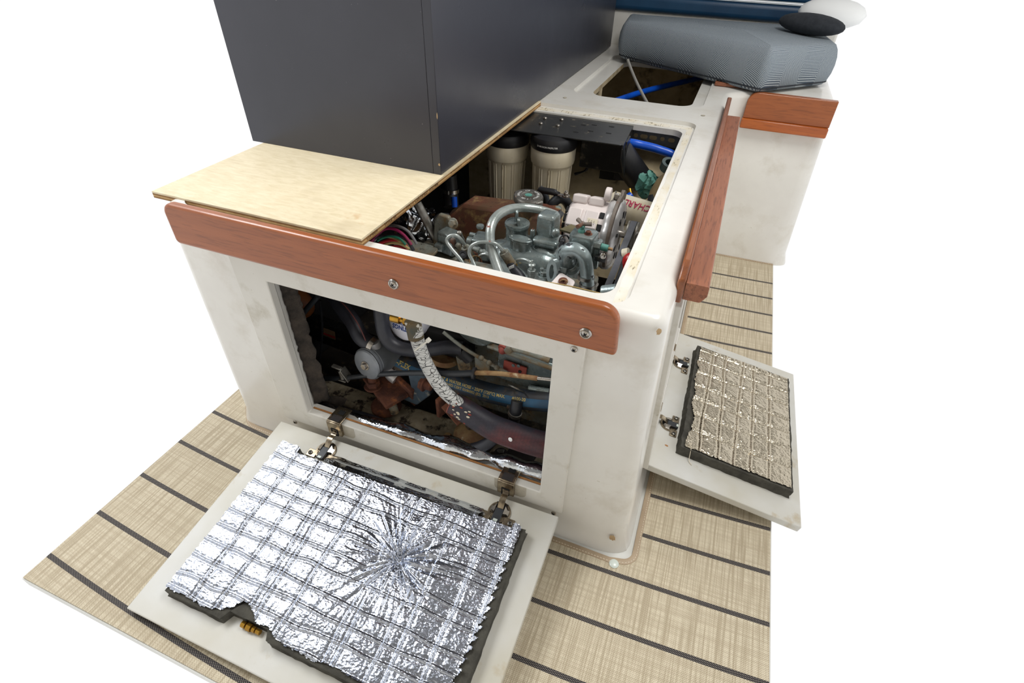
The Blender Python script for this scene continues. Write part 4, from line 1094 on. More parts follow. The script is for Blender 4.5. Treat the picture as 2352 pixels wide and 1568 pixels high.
rbox('manifold_flange', W(1105, 614, y=.190), (.085, .018, .014), PD, en, .003, Matrix.Rotation(-.02, 3, 'Y'))
# long silver-painted hose sweeping round the engine top
lh = hose('coolant_hose', [W(1158, 655, y=.170), W(1146, 622, y=.185), W(1134, 588, y=.200), W(1126, 552, y=.215), W(1128, 520, y=.235), W(1142, 496, y=.265), W(1168, 481, y=.30), W(1200, 477, y=.33), W(1232, 480, y=.345), W(1262, 488, y=.35), W(1284, 497, y=.35)], lambda t: .0092 - .0015 * abs(t - .4), M['pipe'], None, 20, 8)
tag(lh, 'silver-painted coolant hose with red patches arching over the engine top', 'hose')
b = B().tube([W(1278, 492, y=.349), W(1287, 500, y=.35)], .0118, 20, 0); b.obj('hose_end', M['blackplast'], lh)
# crank end: bracket plate with pin
wp = thing('metal_plate', 'small white metal plate with a rusty washer and split pin beside the elbow pipe', 'plate', W(1293, 655, y=.19))
P = [(q_.x, q_.y) for q_ in round_poly([(-.022, -.015), (.017, -.019), (.021, .010), (-.011, .019)], [.006] * 4)]
B().prism(P, W(1293, 650, y=.19), (1, 0, -.12), (0, 1, .35), (0, 0, .0025)).obj('plate', M['alt_white'], wp, bev=.001)
b = B().lathe([(.0085, 0), (.0085, .0015), (.004, .002), (.0035, .006), (.0002, .0065)], W(1293, 649, y=.189) + V(0, 0, .003), (0, -.3, 1), 20); b.obj('pin_washer', M['rust'], wp)
hose('split_pin', [W(1285, 647, y=.187), W(1293, 642, y=.185), W(1303, 646, y=.185), W(1300, 652, y=.184)], .0011, M['rustplate'], wp, 8)
B().tube([W(1235, 645, y=.17), W(1300, 655, y=.165), W(1385, 675, y=.16)], .0011, 6).obj('pull_wire', M['wire_tan'], wp)

# belts and pulleys at the right end
pul = B(); cA = V(-.122, .455, .466); cC = V(-.128, .215, .375)
def pulley(c, r, name, m, parent, w=.020):
    b = B(); b.lathe([(r * .3, -w / 2), (r, -w / 2), (r, -w / 2 + .003), (r * .86, -.002), (r * .86, .002), (r, w / 2 - .003), (r, w / 2), (r * .75, w / 2), (r * .6, w / 2 - .004), (r * .3, w / 2 - .004), (r * .25, w / 2 + .006), (.0003, w / 2 + .006)], c, (1, 0, 0), 40)
    return b.obj(name, m, parent)
pulley(cC, .058, 'crank_pulley', M['steel_d'], en, .024)
pulley(V(-.118, .36, .30), .04, 'water_pump_pulley', M['blackmetal'], en, .02)
b = B(); r1, r2 = .030, .060; d = cC - cA; th_ = math.atan2(d.z, d.y); L_ = math.hypot(d.y, d.z); al = math.acos((r2 - r1) / L_)
pts = []
for k in range(13):
    a = th_ + PI - (PI - al) + (2 * (PI - al)) * k / 12 if False else th_ + al_ if False else 0
def arc(c, r, a0, a1, n=14): return [V(c.x, c.y + r * math.cos(a0 + (a1 - a0) * k / n), c.z + r * math.sin(a0 + (a1 - a0) * k / n)) for k in range(n + 1)]
be = math.asin((r2 - r1) / L_)
loop = arc(cC, r2, th_ - PI / 2 - be, th_ + PI / 2 + be) + arc(cA, r1, th_ + PI / 2 + be, th_ + 1.5 * PI - be)
N_ = len(loop); vs = []
for i, p in enumerate(loop):
    t = (loop[(i + 1) % N_] - loop[i - 1]).normalized(); o = V(0, -t.z, t.y) * -1
    for dx, dr in ((-.0065, .0015), (.0065, .0015), (.0048, -.005), (-.0048, -.005)): vs.append(p + V(dx, 0, 0) + o * dr)
b = B().add(vs, [(i * 4 + k, i * 4 + (k + 1) % 4, ((i + 1) % N_) * 4 + (k + 1) % 4, ((i + 1) % N_) * 4 + k) for i in range(N_) for k in range(4)])
b.obj('drive_belt', M['belt'], en, ang=30)
b = B(); b.cyl(W(1383, 672, y=.175), W(1418, 668, y=.175), .0125, n=28); b.obj('filter_stub', M['elbow'], en, bev=.002)
b = B()
for k in range(9): b.cyl(V(-.10, .33, .29) + V(0, .001 * k, .010 * k), V(-.10, .33, .29) + V(0, .001 * k, .010 * k + .005), .016, n=16)
b.obj('ribbed_boot', M['blackplast'], en)
hose('black_hose_end', [V(-.108, .30, .30), V(-.105, .31, .37), V(-.104, .33, .43), V(-.107, .38, .47)], .010, M['rubber'], en)
rl = hose('red_battery_cable', [V(-.097, .52, .44), V(-.094, .44, .435), V(-.092, .37, .41), V(-.092, .31, .37)], .0045, M['redpart']); tag(rl, 'red battery cable running down beside the belt pulley', 'cable')
rp = B().sph(W(1447, 600, y=.33), .015, (1, 1, 1.2), 18, 10).cyl(W(1447, 600, y=.33), W(1447, 625, y=.33), .014, n=18).obj('red_terminal_cap', M['redpart']); tag(rp, 'red plastic terminal cover at the right edge of the hatch beside the belts', 'terminal cover')
b = B().cyl(W(1432, 585, y=.36), W(1445, 582, y=.36), .012, .012, n=20).obj('pipe_end', M['white_plast']); tag(b, 'short white pipe end above the red terminal cover', 'pipe')

# ---- left end: lifting bracket, bell housing, governor body
p = W(1020, 548, y=.27)
b = B(); P = [(-.040, -.075), (-.030, -.02), (-.024, .030), (-.012, .046), (.010, .044), (.016, .030), (.020, -.03), (.020, -.075)]
b.prism(P, p + V(-.004, .012, 0), (1, 0, -.03), (0, 0, 1), (0, .012, 0)).obj('bell_housing_plate', PD, en, bev=.003)
rbox('governor_body', W(1030, 548, y=.262) + V(.002, 0, -.006), (.042, .034, .048), PT, en, .006, Euler((0, .05, -.2)).to_matrix())
rbox('governor_foot', W(1010, 600, y=.262), (.10, .05, .05), PD, en, .006)
for u, v in ((993, 570), (1042, 513)): bolt(W(u, v, y=.245), (-.2, -1, .3), .0075, .007, 'paint_d', en)
rbox('nut_block', W(1010, 567, y=.242), (.018, .014, .015), PT, en, .0015); 
b = B(); P = [(q_.x, q_.y) for q_ in round_poly([(-.050, -.016), (.042, -.030), (.050, .012), (-.045, .020)], [.012, .01, .01, .016])]
b.prism(P, W(955, 573, y=.225), (1, 0, .02), (0, 1, .25), (0, 0, .006)).obj('support_plate', PD, en, bev=.0015)
B().ring(W(938, 572, y=.225) + V(0, 0, .006), (0, -.2, 1), .011, .006, .0015).obj('plate_washer', M['steel_d'], en)
rbox('gearbox', (-.53, .30, .33), (.16, .13, .16), M['blackmetal'], en, .02)
hose('hose_elbow', [W(1010, 520, y=.30), W(1004, 510, y=.31), W(1012, 500, y=.32), W(1030, 500, y=.33)], .010, M['blackplast'], en)

# ---- rusty coolant tank behind the valve cover
tk = thing('coolant_tank', 'rusty red-brown header tank behind the valve cover with bare grey patch', 'tank', (-.42, .45, .36))
F = [W(990, 560, y=.365), W(1022, 505, y=.385), W(1062, 470, y=.40), W(1290, 505, y=.395), W(1290, 620, y=.36)]
Bk = [W(1010, 520, y=.44), W(1040, 480, y=.45), W(1094, 447, y=.465), W(1290, 470, y=.47), W(1290, 560, y=.47)]
F[0].z = .36; Bk[0].z = .36; F[4].z = .36; Bk[4].z = .36
b = B(); b.add(F + Bk, [(0, 1, 2, 3, 4), (9, 8, 7, 6, 5), (0, 5, 6, 1), (1, 6, 7, 2), (2, 7, 8, 3), (3, 8, 9, 4), (4, 9, 5, 0)])
b.obj('tank_body', M['rusttank'], tk, bev=.006, seg=3)
p = W(1213, 470, y=.415)
B().cyl(p - V(0, 0, .03), p + V(0, 0, .006), .024, n=32).obj('filler_neck', M['rusttank'], tk, bev=.002)
rc = thing('radiator_cap', 'steel pressure cap with teal centre on the rusty tank neck', 'cap', p + V(0, 0, .008))
def sq(t): return 1 + .055 * math.cos(2 * (t - .6))
B().lathe([(.030, 0), (.0335, .002), (.0335, .010), (.0315, .0135), (.026, .0145), (.0165, .0145), (.0155, .0125), (.0125, .0125), (.012, .0145), (.0085, .0145), (.008, .0135), (.0002, .0135)], p + V(0, 0, .008), (0, 0, 1), 64, squash=sq).obj('cap_shell', M['steel_d'], rc)
B().cyl(p + V(0, 0, .0212), p + V(0, 0, .0228), .0078, n=24).obj('rivet_head', M['teal'], rc)
for k in range(2):
    a = .4 + PI * k; c = p + V(math.cos(a - .9) * .0335, math.sin(a - .9) * .0335, .014); rbox('cap_ear', c, (.018, .010, .012), M['steel_d'], rc, .003, Matrix.Rotation(a - .9 + PI / 2, 3, 'Z'))
R_ = .0212; tx = 'REMOVE SLOWLY . 7 LBS . CAUTION . HOT . '
for k, ch in enumerate(tx):
    if ch == ' ': continue
    a = -2 * PI * k / len(tx) + 1.2; c = p + V(math.cos(a) * R_, math.sin(a) * R_, .0228); up = V(math.cos(a), math.sin(a), 0); rt_ = V(up.y, -up.x, 0)
    text_obj(ch, .0062, M['ink_white'], rc, lambda x, y, c=c, up=up, rt_=rt_: c + rt_ * x + up * y, name='lettering', bold=.0001)

# ---- alternator
al = thing('alternator', 'pale grey alternator with ribbed fan housing and curved adjusting arm', 'alternator', (-.20, .46, .40))
C0 = V(-.205, .455, .462); X = V(1, 0, 0); AW = M['alt_white']
B().lathe([(.030, -.060), (.050, -.058), (.060, -.050), (.063, -.040), (.0635, 0), (.0635, .026), (.0002, .026)], C0, X, 48).obj('alternator_body', AW, al)
b = B(); 
vs = []; n_ = 72; prof = [(.058, .024), (.072, .028), (.076, .036), (.075, .048), (.066, .056), (.040, .058), (.0002, .058)]
for r, h in prof:
    for i in range(n_):
        t = 2 * PI * i / n_; rr = r * (1 + (.035 if (i % 6) < 3 else -.02) * (1 if r > .05 else 0)); vs.append(C0 + V(h, math.cos(t) * rr, math.sin(t) * rr))
b.add(vs, [(j * n_ + i, j * n_ + (i + 1) % n_, (j + 1) * n_ + (i + 1) % n_, (j + 1) * n_ + i) for j in range(len(prof) - 1) for i in range(n_)] + [tuple(range((len(prof) - 1) * n_, len(prof) * n_))])
b.obj('fan_housing', M['alu'], al, ang=50)
b = B()
for k in range(10):
    a = 2 * PI * k / 10 + .2; c = C0 + V(.0585, math.cos(a) * .046, math.sin(a) * .046); b.box(c, (.0014, .007, .014), rot=Matrix.Rotation(a + PI / 2, 3, 'X'))
b.obj('fan_slots', M['dark'], al, smooth=False)
for k, (dx, aa) in enumerate(((-.034, 1.25), (-.034, .55), (.002, 1.25), (.0, .55))):
    pass
for dx in (-.036, .000):
    a = 1.62; c = C0 + V(dx, -math.cos(a) * .060 + .004, math.sin(a) * .064); rbox('body_lug', c, (.032, .040, .018), AW, al, .004, Matrix.Rotation(-.35, 3, 'X'))
    a = 2.35; c = C0 + V(dx, math.cos(a) * .058, math.sin(a) * .058); rbox('body_lug', c, (.030, .040, .014), AW, al, .003, Matrix.Rotation(.8, 3, 'X'))
for k in range(5):
    a = 2.0 + k * .38; c = C0 + V(-.056, math.cos(a) * .048, math.sin(a) * .048); rbox('vent_slot', c, (.010, .012, .016), M['dark'], al, .001, Matrix.Rotation(a, 3, 'X'))
for k in range(4):
    a = 2.15 + k * .42; c = C0 + V(.020, math.cos(a) * .0625, math.sin(a) * .0625); rbox('vent_slot', c, (.010, .014, .006), M['dark'], al, .001, Matrix.Rotation(a - PI / 2, 3, 'X'))
# label plate with printed lines
a = 2.55; nrm = V(0, math.cos(a), math.sin(a)); tg = V(0, -math.sin(a), math.cos(a))
rbox('rating_label', C0 + V(.004, 0, 0) + nrm * .0645, (.022, .030, .001), mk('label_cream', (228, 218, 196), None, rough=.5), al, .0002, Matrix.Rotation(a - PI / 2, 3, 'X'))
random.seed(3)
for k in range(3):
    b = B(); x_ = -.012
    while x_ < .012:
        w_ = .0012 + .0022 * random.random(); b.box(C0 + V(-.003 + k * .0055, 0, 0) + nrm * .0652 - tg * (x_ + w_ / 2), (.0016, .0002, w_), rot=Matrix.Rotation(a - PI / 2, 3, 'X')); x_ += w_ + .0011
    b.obj('print_line', M['ink_black'], al, smooth=False)
# adjusting arm
ac = V(-.158, .455, .455); b = B(); vs = []; n_ = 26
for i in range(n_ + 1):
    a = .95 + (3.55 - .95) * i / n_; r = .078 + .012 * math.sin(PI * i / n_) + (.006 if i < 5 else 0)
    w_ = .0075 if i > 4 else .012
    for dx in (-.0035, .0035):
        for dr in (-w_, w_): vs.append(ac + V(dx, math.cos(a) * (r + dr), math.sin(a) * (r + dr)))
fs = []
for i in range(n_):
    o_ = i * 4; q = o_ + 4; fs += [(o_, o_ + 1, q + 1, q), (o_ + 2, q + 2, q + 3, o_ + 3), (o_, q, q + 2, o_ + 2), (o_ + 1, o_ + 3, q + 3, q + 1)]
fs += [(0, 2, 3, 1), (n_ * 4, n_ * 4 + 1, n_ * 4 + 3, n_ * 4 + 2)]
b.add(vs, fs).obj('adjusting_arm', M['arm'], al, bev=.0012)
lug = W(1408, 448, y=.46)
B().cyl(lug + V(-.016, 0, 0), lug + V(-.004, 0, 0), .0145, n=28).obj('top_ear', AW, al, bev=.002)
bolt(lug + V(.004, -.002, -.002), (1, 0, 0), .0085, .007, 'steel', al)
pulley(cA, .031, 'alternator_pulley', M['steel_d'], al, .022)
B().cyl(cA - V(.03, 0, 0), cA + V(.016, 0, 0), .008, n=18).obj('pulley_shaft', M['steel'], al)
bolt(cA + V(.011, 0, 0), (1, 0, 0), .011, .008, 'steel', al)
# heat-dark cover, olive plate between turret and thermostat
b = B().prism([(0, 0), (.062, .004), (.058, .030), (.020, .036)], W(1285, 530, y=.35), (.8, 0, -.12), (0, .8, .1), (0, 0, .004)).obj('olive_plate', mk('olive_brown_plate', (104, 96, 66), (78, 70, 48), 20, .6), en)
# battery cable with boot and lug
bc = thing('battery_cable', 'black cable with rubber boot and ring terminal behind the pressure cap', 'cable', W(1260, 440, y=.50))
B().tube([W(1238, 432, y=.50), W(1248, 444, y=.50), W(1256, 465, y=.50), W(1262, 492, y=.49)], .0085, 16).obj('cable_sheath', M['cable'], bc)
B().tube([W(1240, 436, y=.49), W(1252, 438, y=.485), W(1270, 441, y=.48), W(1284, 446, y=.475)], lambda t: .0072 if t < .8 else .005, 16, 6).obj('rubber_boot', M['blackplast'], bc)
b = B(); q = W(1300, 449, y=.47); b.cyl(q - V(0, 0, .002), q, .0085, n=20); b.box(q - V(.010, 0, .001), (.016, .008, .002)); b.obj('ring_terminal', M['steel'], bc)
bolt(q, (0, 0, 1), .0055, .006, 'steel', bc, stud=.005)
B().tube([W(1255, 500, y=.47), W(1268, 470, y=.47), W(1285, 456, y=.48), W(1300, 462, y=.50), W(1310, 480, y=.52)], .011, 16, 6).obj('coolant_tube', M['cable'], bc)

# ---- chrome strut, wires, foil
cr = B().tube([W(958, 466, y=.30), W(1003, 552, y=.30)], .0095, 20, 0).obj('chrome_strut', M['steel_d']); tag(cr, 'dull chrome gas strut slanting under the plywood edge', 'strut')
wl = [('wire_mag', [(852, 556), (880, 528), (905, 526), (928, 540), (945, 562)], .0030), ('wire_grey', [(860, 552), (885, 522), (912, 519), (938, 532), (957, 560)], .0030),
      ('wire_green', [(868, 553), (880, 546), (898, 543), (918, 548), (932, 562)], .0022), ('wire_tan', [(872, 548), (884, 544), (900, 546), (915, 552), (925, 560)], .0020),
      ('wire_red', [(870, 560), (888, 553), (906, 551), (922, 556), (935, 567)], .0034), ('wire_tan', [(872, 568), (892, 559), (910, 558), (926, 562), (940, 572)], .0026),
      ('rubber', [(860, 546), (890, 540), (915, 541), (935, 552), (950, 575)], .0034), ('wire_red', [(880, 572), (900, 566), (918, 566), (935, 575)], .0022)]
nm = {'wire_mag': 'magenta', 'wire_grey': 'grey', 'wire_green': 'green', 'wire_tan': 'tan', 'wire_red': 'red', 'rubber': 'black'}
hr = thing('wiring_harness', 'loop of coloured wires in the left corner under the plywood edge', 'wires', W(900, 555, y=.21))
for k, (m_, pts, r) in enumerate(wl):
    o = B().tube([W(u, v, y=.20 + .012 * math.sin(k * 2.1)) for u, v in pts], r, 10).obj('wire', M[m_], hr); o['label'] = nm[m_] + ' wire'
ff2 = thing('crumpled_foil', 'crumpled silver foil lining behind the wires and the chrome strut', 'foil', W(950, 520, y=.34))
b = B(); vs = []; n_ = 34
for i in range(n_ + 1):
    for j in range(n_ + 1):
        q = W(905 + 95 * i / n_, 470 + 110 * j / n_, y=.345); k = mnoise.noise_vector(q * 26) * .014 + mnoise.noise_vector(q * 70) * .006
        vs.append(q + k)
b.add(vs, [(i * (n_ + 1) + j, i * (n_ + 1) + j + 1, (i + 1) * (n_ + 1) + j + 1, (i + 1) * (n_ + 1) + j) for i in range(n_) for j in range(n_)]).obj('foil_sheet', M['foil2'], ff2, ang=40)
dh = thing('dark_clamped_hose', 'black and blue hose with steel clamp in the shadow under the plywood', 'hose', W(1035, 440, y=.62))
B().tube([W(1030, 400, y=.62), W(1034, 440, y=.62), W(1036, 475, y=.60)], .021, 24).obj('hose_body', M['blackplast'], dh)
B().tube([W(1043, 452, y=.60), W(1044, 476, y=.59)], .008, 16, 0).obj('blue_sleeve', M['blue'], dh)
clamp(W(1035, 437, y=.62), (0, .1, 1), .0215, dh, .010, 4.4)
# ================================================================== BACK OF THE BAY
# bracket plate and its arm
fb = thing('filter_bracket', 'black steel bracket plate with bright bolts above the white water filters', 'bracket', (-.36, .82, .5))
zp = .556
P2 = [W(1168, 297, z=zp), W(1235, 246, z=zp), W(1458, 283, z=zp), W(1432, 334, z=zp)]
pp = round_poly([(p.x, p.y) for p in P2][::-1], [.012, .002, .002, .002])
B().prism([(p.x, p.y) for p in pp], (0, 0, zp - .003), (1, 0, 0), (0, 1, 0), (0, 0, .003)).obj('bracket_plate', M['blackmetal'], fb, bev=.0008)
a, c = W(1458, 283, z=zp), W(1432, 334, z=zp)
B().add([a, c, c + V(0, 0, -.035), c + V(.01, .03, -.09), a + V(0, 0, -.10)], [(0, 1, 2, 3, 4)]).obj('folded_side', M['blackmetal'], fb, smooth=False, fix=False).modifiers.new('s', 'SOLIDIFY').thickness = .003
rbox('bracket_arm', (-.262, .885, .40), (.062, .006, .30), M['blackmetal'], fb, .001)
rbox('bracket_web', (-.275, .82, .508), (.12, .05, .085), M['blackmetal'], fb, .002)
for (u, v) in ((1252, 273), (1290, 276), (1242, 285), (1281, 290)):
    p = W(u, v, z=zp); B().lathe([(.0052, 0), (.0055, .0025), (.004, .0048), (.0002, .0055)], p, (0, 0, 1), 18).obj('bolt_head', M['steel'], fb)
for (u, v) in ((1365, 287), (1405, 291), (1357, 301), (1398, 306), (1323, 303), (1340, 287)):
    p = W(u, v, z=zp); rbox('slot', p + V(0, 0, .0002), (.014, .006, .0006), M['dark'], fb, 0)
# perforated angle strip
ps = thing('perforated_strip', 'galvanised perforated angle strip with slots under the hatch edge', 'strip', (-.15, .95, .5))
q0 = W(1452, 288, y=.965); q1 = W(1575, 305, y=.965)
L2 = (q1 - q0).length; dx = (q1 - q0).normalized(); up = V(0, 0, 1)
b = B(); y0 = q0 + V(-.02, 0, -.025)
hs = [(.035, .006), (.058, .0105), (.084, .0105), (.110, .006), (.135, .009), (.012, .005)]
b.prism([(-.06, -.020), (.19, -.020), (.19, .022), (-.06, .022)], y0 + V(.0, 0, .0), dx, up, V(0, .003, 0)); b.obj('strip_face', mk('galvanised_grey', (128, 132, 138), (96, 100, 108), 20, .5), ps, smooth=False)
for x_, w_ in hs:
    P = [(p.x, p.y) for p in round_poly([(x_ - w_, -.0055), (x_ + w_, -.0055), (x_ + w_, .0055), (x_ - w_, .0055)], [.0052] * 4)]
    B().prism(P, y0 + V(0, -.0008, 0), dx, up, V(0, .0008, 0)).obj('slot_hole', M['raw'], ps, smooth=False)

hl = thing('hull_liner', 'tan raw fibreglass liner sloping down behind the alternator', 'liner', (-.2, .8, .2))
b = B(); vs = []
for i in range(25):
    for j in range(17):
        x = -.46 + .43 * i / 24; t = j / 16; p = V(x, 1.06 - .42 * t, .500 - .27 * t + .03 * math.sin(t * 3)); vs.append(p + mnoise.noise_vector(p * 12) * .012)
b.add(vs, [(i * 17 + j, i * 17 + j + 1, (i + 1) * 17 + j + 1, (i + 1) * 17 + j) for i in range(24) for j in range(16)]).obj('liner_sheet', M['raw'], hl, ang=180)
# water filters
def wfilter(cx, cy, ztop, label, txt=None):
    t = thing('water_filter', label, 'filter', (cx, cy, ztop - .29), 'white water filter housings')
    b = B(); b.lathe([(.0002, -.29), (.040, -.285), (.0445, -.27), (.0525, -.06), (.0535, -.052), (.0585, -.050), (.060, -.042), (.0605, -.012), (.058, -.008), (.0002, -.008)], (cx, cy, ztop), (0, 0, 1), 56).obj('filter_bowl', M['white_plast'], t)
    b = B()
    for k in range(12):
        for da in (-.07, .07):
            a = 2 * PI * k / 12 + da + .2; r0, r1 = .0525, .0450
            p0 = V(cx + math.cos(a) * r0, cy + math.sin(a) * r0, ztop - .058); p1 = V(cx + math.cos(a) * r1, cy + math.sin(a) * r1, ztop - .262)
            b.tube([p0, p1], .0022, 6, 0)
    b.obj('bowl_ribs', M['white_plast'], t)
    B().lathe([(.060, -.010), (.062, -.006), (.062, .012), (.058, .020), (.045, .026), (.0002, .028)], (cx, cy, ztop), (0, 0, 1), 56).obj('filter_head', M['blackplast'], t)
    if txt:
        text_obj(txt, .0058, M['ink_white'], t, lambda x, y: V(cx + math.sin(x / .0624) * .0624, cy - math.cos(x / .0624) * .0624, ztop + .004 + y), bold=.00015)
    return t
wfilter(-.548, .800, .512, 'white water filter housing partly hidden by the plywood edge, the left one')
wfilter(-.405, .775, .528, 'white water filter housing with printed black head, right of its twin', '20 MICRON PREFILTER')
# grey pipes and clutter behind
bh = hose('blue_water_hose', [V(-.30, .90, .505), W(1440, 327, y=.87), W(1478, 334, y=.87), W(1515, 344, y=.87), W(1552, 361, y=.87), V(-.06, .87, .46)], .0110, M['blue'], None, 20, 8)
tag(bh, 'bright blue water hose running right from under the filter bracket', 'hose')
mc = thing('pump_motor', 'tilted black pump motor cylinder right of the filter bracket', 'pump', W(1450, 390, y=.84))
p0, p1 = W(1425, 350, y=.84), W(1478, 425, y=.84); d = (p1 - p0).normalized()
B().lathe([(.030, -.02), (.034, -.01), (.035, 0), (.035, .088), (.030, .096), (.0002, .098)], p0, d, 36).obj('motor_body', M['blackplast'], mc)
rbox('mounting_foot', p0 + d * .05 + V(-.02, .02, -.03), (.05, .02, .03), M['blackplast'], mc, .003)
fx = W(1478, 432, y=.80); b = B(); b.box(fx - V(.012, 0, 0), (.022, .018, .016)); b.box(fx + V(.008, 0, .002), (.016, .014, .012)); b.obj('grey_fitting', M['cable'], mc, bev=.002)
hose('cable_loop', [W(1320, 400, y=.88), W(1345, 392, y=.9), W(1352, 370, y=.9)], .004, M['blackplast'], mc)
be_ = hose('blue_hose_stub', [W(1421, 452, y=.72), W(1438, 455, y=.72), W(1450, 448, y=.73)], .0095, M['blue']); tag(be_, 'short blue hose stub with brass end behind the alternator', 'hose')
B().cyl(W(1449, 449, y=.73), W(1446, 434, y=.74), .006, n=14).obj('brass_end', M['brass'], be_)
tb = thing('teal_bag', 'crumpled teal plastic wrap stuffed beside the tan bottle', 'bag', W(1490, 430, y=.74))
b = B().sph(W(1492, 425, y=.74), .026, (1, .8, 1.2), 28, 18); o = b.obj('bag_film', M['teal'], tb, ang=30, jitter=.016)
bj = thing('tan_bottle', 'tan plastic bottle with grey cap half hidden at the right edge of the hatch', 'bottle', W(1528, 440, y=.70))
B().lathe([(.040, -.14), (.044, -.13), (.044, -.02), (.036, .010), (.024, .026), (.022, .034), (.0002, .034)], W(1540, 428, y=.70), (.1, 0, 1), 36).obj('bottle_body', M['jug'], bj)
B().ring(W(1533, 388, y=.74), (.2, -.3, 1), .020, .012, .020).obj('bottle_cap', mk('slate_cap', (70, 84, 84), None, rough=.5), bj)
dp = hose('dark_drain_pipe', [W(1500, 450, y=.68), W(1497, 480, y=.66), W(1488, 520, y=.64)], .012, M['cable']); tag(dp, 'dark grey drain pipe below the teal wrap', 'pipe')
cy0, cy1 = W(1405, 470, y=.66), W(1500, 500, y=.62); d = (cy1 - cy0)
cp = thing('bilge_pump', 'white cylinder with crimson lettering lying behind the alternator', 'pump', W(1460, 485, y=.64))
B().cyl(cy0, cy1 + d * .1, .034, n=40).obj('pump_body', M['white_plast'], cp, bev=.003)
u_, v_, a_x = basis(d); dn = d.normalized(); topn = (V(0, -.6, .8) - dn * V(0, -.6, .8).dot(dn)).normalized(); sd_ = dn.cross(topn)
def cyl_text(o, dn, topn, r, flip=1):
    sdv = dn.cross(topn)
    return lambda x, y: o + dn * x * flip + topn * math.cos(y / r) * (r + .0014) + sdv * math.sin(y / r) * (r + .0014)
text_obj('CHARL', .022, M['ink_red'], cp, cyl_text(cy0 + d * .70, dn, topn, .034, -1), bold=.0003)
rbox('pump_foot', W(1470, 510, y=.64) - V(0, 0, .02), (.08, .03, .02), M['white_plast'], cp, .003)
# cable and hose seen through the back hatch
bh2 = hose('blue_hose', [W(u, v, z=.50) for u, v in ((1330, 272), (1380, 246), (1430, 226), (1490, 207), (1560, 190), (1640, 172))], .0100, M['blue'], None, 18, 8)
tag(bh2, 'blue hose crossing the bay seen through the back hatch', 'hose')
gc = hose('grey_cable', [W(1442, 138, y=1.50), W(1452, 165, y=1.44), W(1465, 195, y=1.36), W(1482, 228, y=1.28), W(1500, 260, y=1.22)], .0048, mk('pale_grey_cable', (150, 148, 142), None, rough=.5)); tag(gc, 'pale grey cable hanging inside the back hatch', 'cable')

# ================================================================== SEEN THROUGH THE FRONT OPENING
# raw water strainer with end cap
st = thing('metal_canister', 'grey metal canister with bolted round end cap in the front opening', 'canister', W(860, 830, y=.12))
f0 = W(840, 839, y=.085); ax = (W(893, 806, y=.155) - W(840, 839, y=.085)).normalized()
KC = 1.24
sc_ = lambda L: [(a * KC, h) for a, h in L]
B().lathe(sc_([(.030, .006), (.030, .012), (.0285, .013), (.0285, .016), (.0295, .017), (.0295, .09), (.028, .095), (.0002, .095)]), f0, ax, 44).obj('canister_body', M['canister'], st)
B().lathe(sc_([(.0002, -.001), (.024, -.001), (.0275, .001), (.029, .005), (.0002, .005)]), f0, ax, 44).obj('end_cap', M['canister'], st)
B().ring(f0 + ax * .0055, ax, .0368, .032, .003).obj('black_gasket', M['dark'], st)
bolt(f0 - ax * .001, -ax, .0075, .006, 'steel', st)
B().tube([f0 + ax * .035 + V(0, 0, .02), f0 + ax * .035 + V(-.002, -.002, .05)], .0145, 24, 0).obj('inlet_neck', M['alu'], st)
# big hose down to canister
neck = f0 + ax * .035 + V(-.001, -.001, .035)
h1 = hose('inlet_hose', [W(757, 672, y=.20), W(785, 705, y=.17), W(812, 742, y=.14), W(830, 775, y=.122), neck], .0175, M['rubber2'], None, 22, 8)
tag(h1, 'thick grey-black hose with red streak clamped onto the round canister', 'hose')
B().tube([W(768, 678, y=.178), W(797, 707, y=.150), W(823, 745, y=.122), W(840, 782, y=.108)], .0014, 6).obj('red_streak', mk('dull_red_stripe', (96, 50, 48), None, rough=.6), h1)
clamp(neck + V(-.001, 0, .004), (neck - W(830, 775, y=.122)), .0185, h1, .011, 5.4)
h2 = hose('loop_hose', [W(872, 690, y=.14), W(876, 730, y=.13), W(884, 768, y=.12), W(905, 793, y=.118), W(940, 803, y=.125), W(985, 803, y=.135), W(1030, 797, y=.145), W(1064, 800, y=.150)], .0150, M['rubber2'], None, 22, 8)
tag(h2, 'grey-black hose looping below the white filter can', 'hose')
B().tube([W(1058, 800, y=.150), W(1080, 822, y=.155)], .0155, 20, 0).obj('hose_cuff', M['blackplast'], h2)
b = B().cyl(W(1066, 815, y=.158), W(1072, 845, y=.16), .018, n=6); b.obj('hex_union', M['paint_d'], h2, bev=.001)
# white oil filter facing the viewer, lettering upside down
of = thing('oil_filter', 'white oil filter can with blue lettering behind the painted hose', 'oil filter', W(925, 745, y=.16))
c0 = W(926, 742, y=.140); axf = V(.10, 1, -.25).normalized()
B().lathe([(.0002, 0), (.034, 0), (.039, .002), (.041, .007), (.041, .10)], c0, axf, 44).obj('filter_can', M['filter_white'], of)
ru = V(-1, .1, 0); ru = (ru - axf * ru.dot(axf)).normalized(); uu = axf.cross(ru); uu = uu if uu.z < 0 else -uu
text_obj('HASTINGS', .0135, M['ink_blue'], of, lambda x, y: c0 - axf * .0005 + ru * (x - .004) * .95 + uu * (y + .012), bold=.0005)
text_obj('FILTERS', .0075, M['ink_blue'], of, lambda x, y: c0 - axf * .0005 + ru * (x - .002) + uu * (y + .0015), bold=.0001)
B().box(c0 - axf * .0004 + uu * .0055, (.05, .0003, .0006), rot=Euler((0, .1, 0)).to_matrix()).obj('print_rule', M['ink_blue'], of, smooth=False)
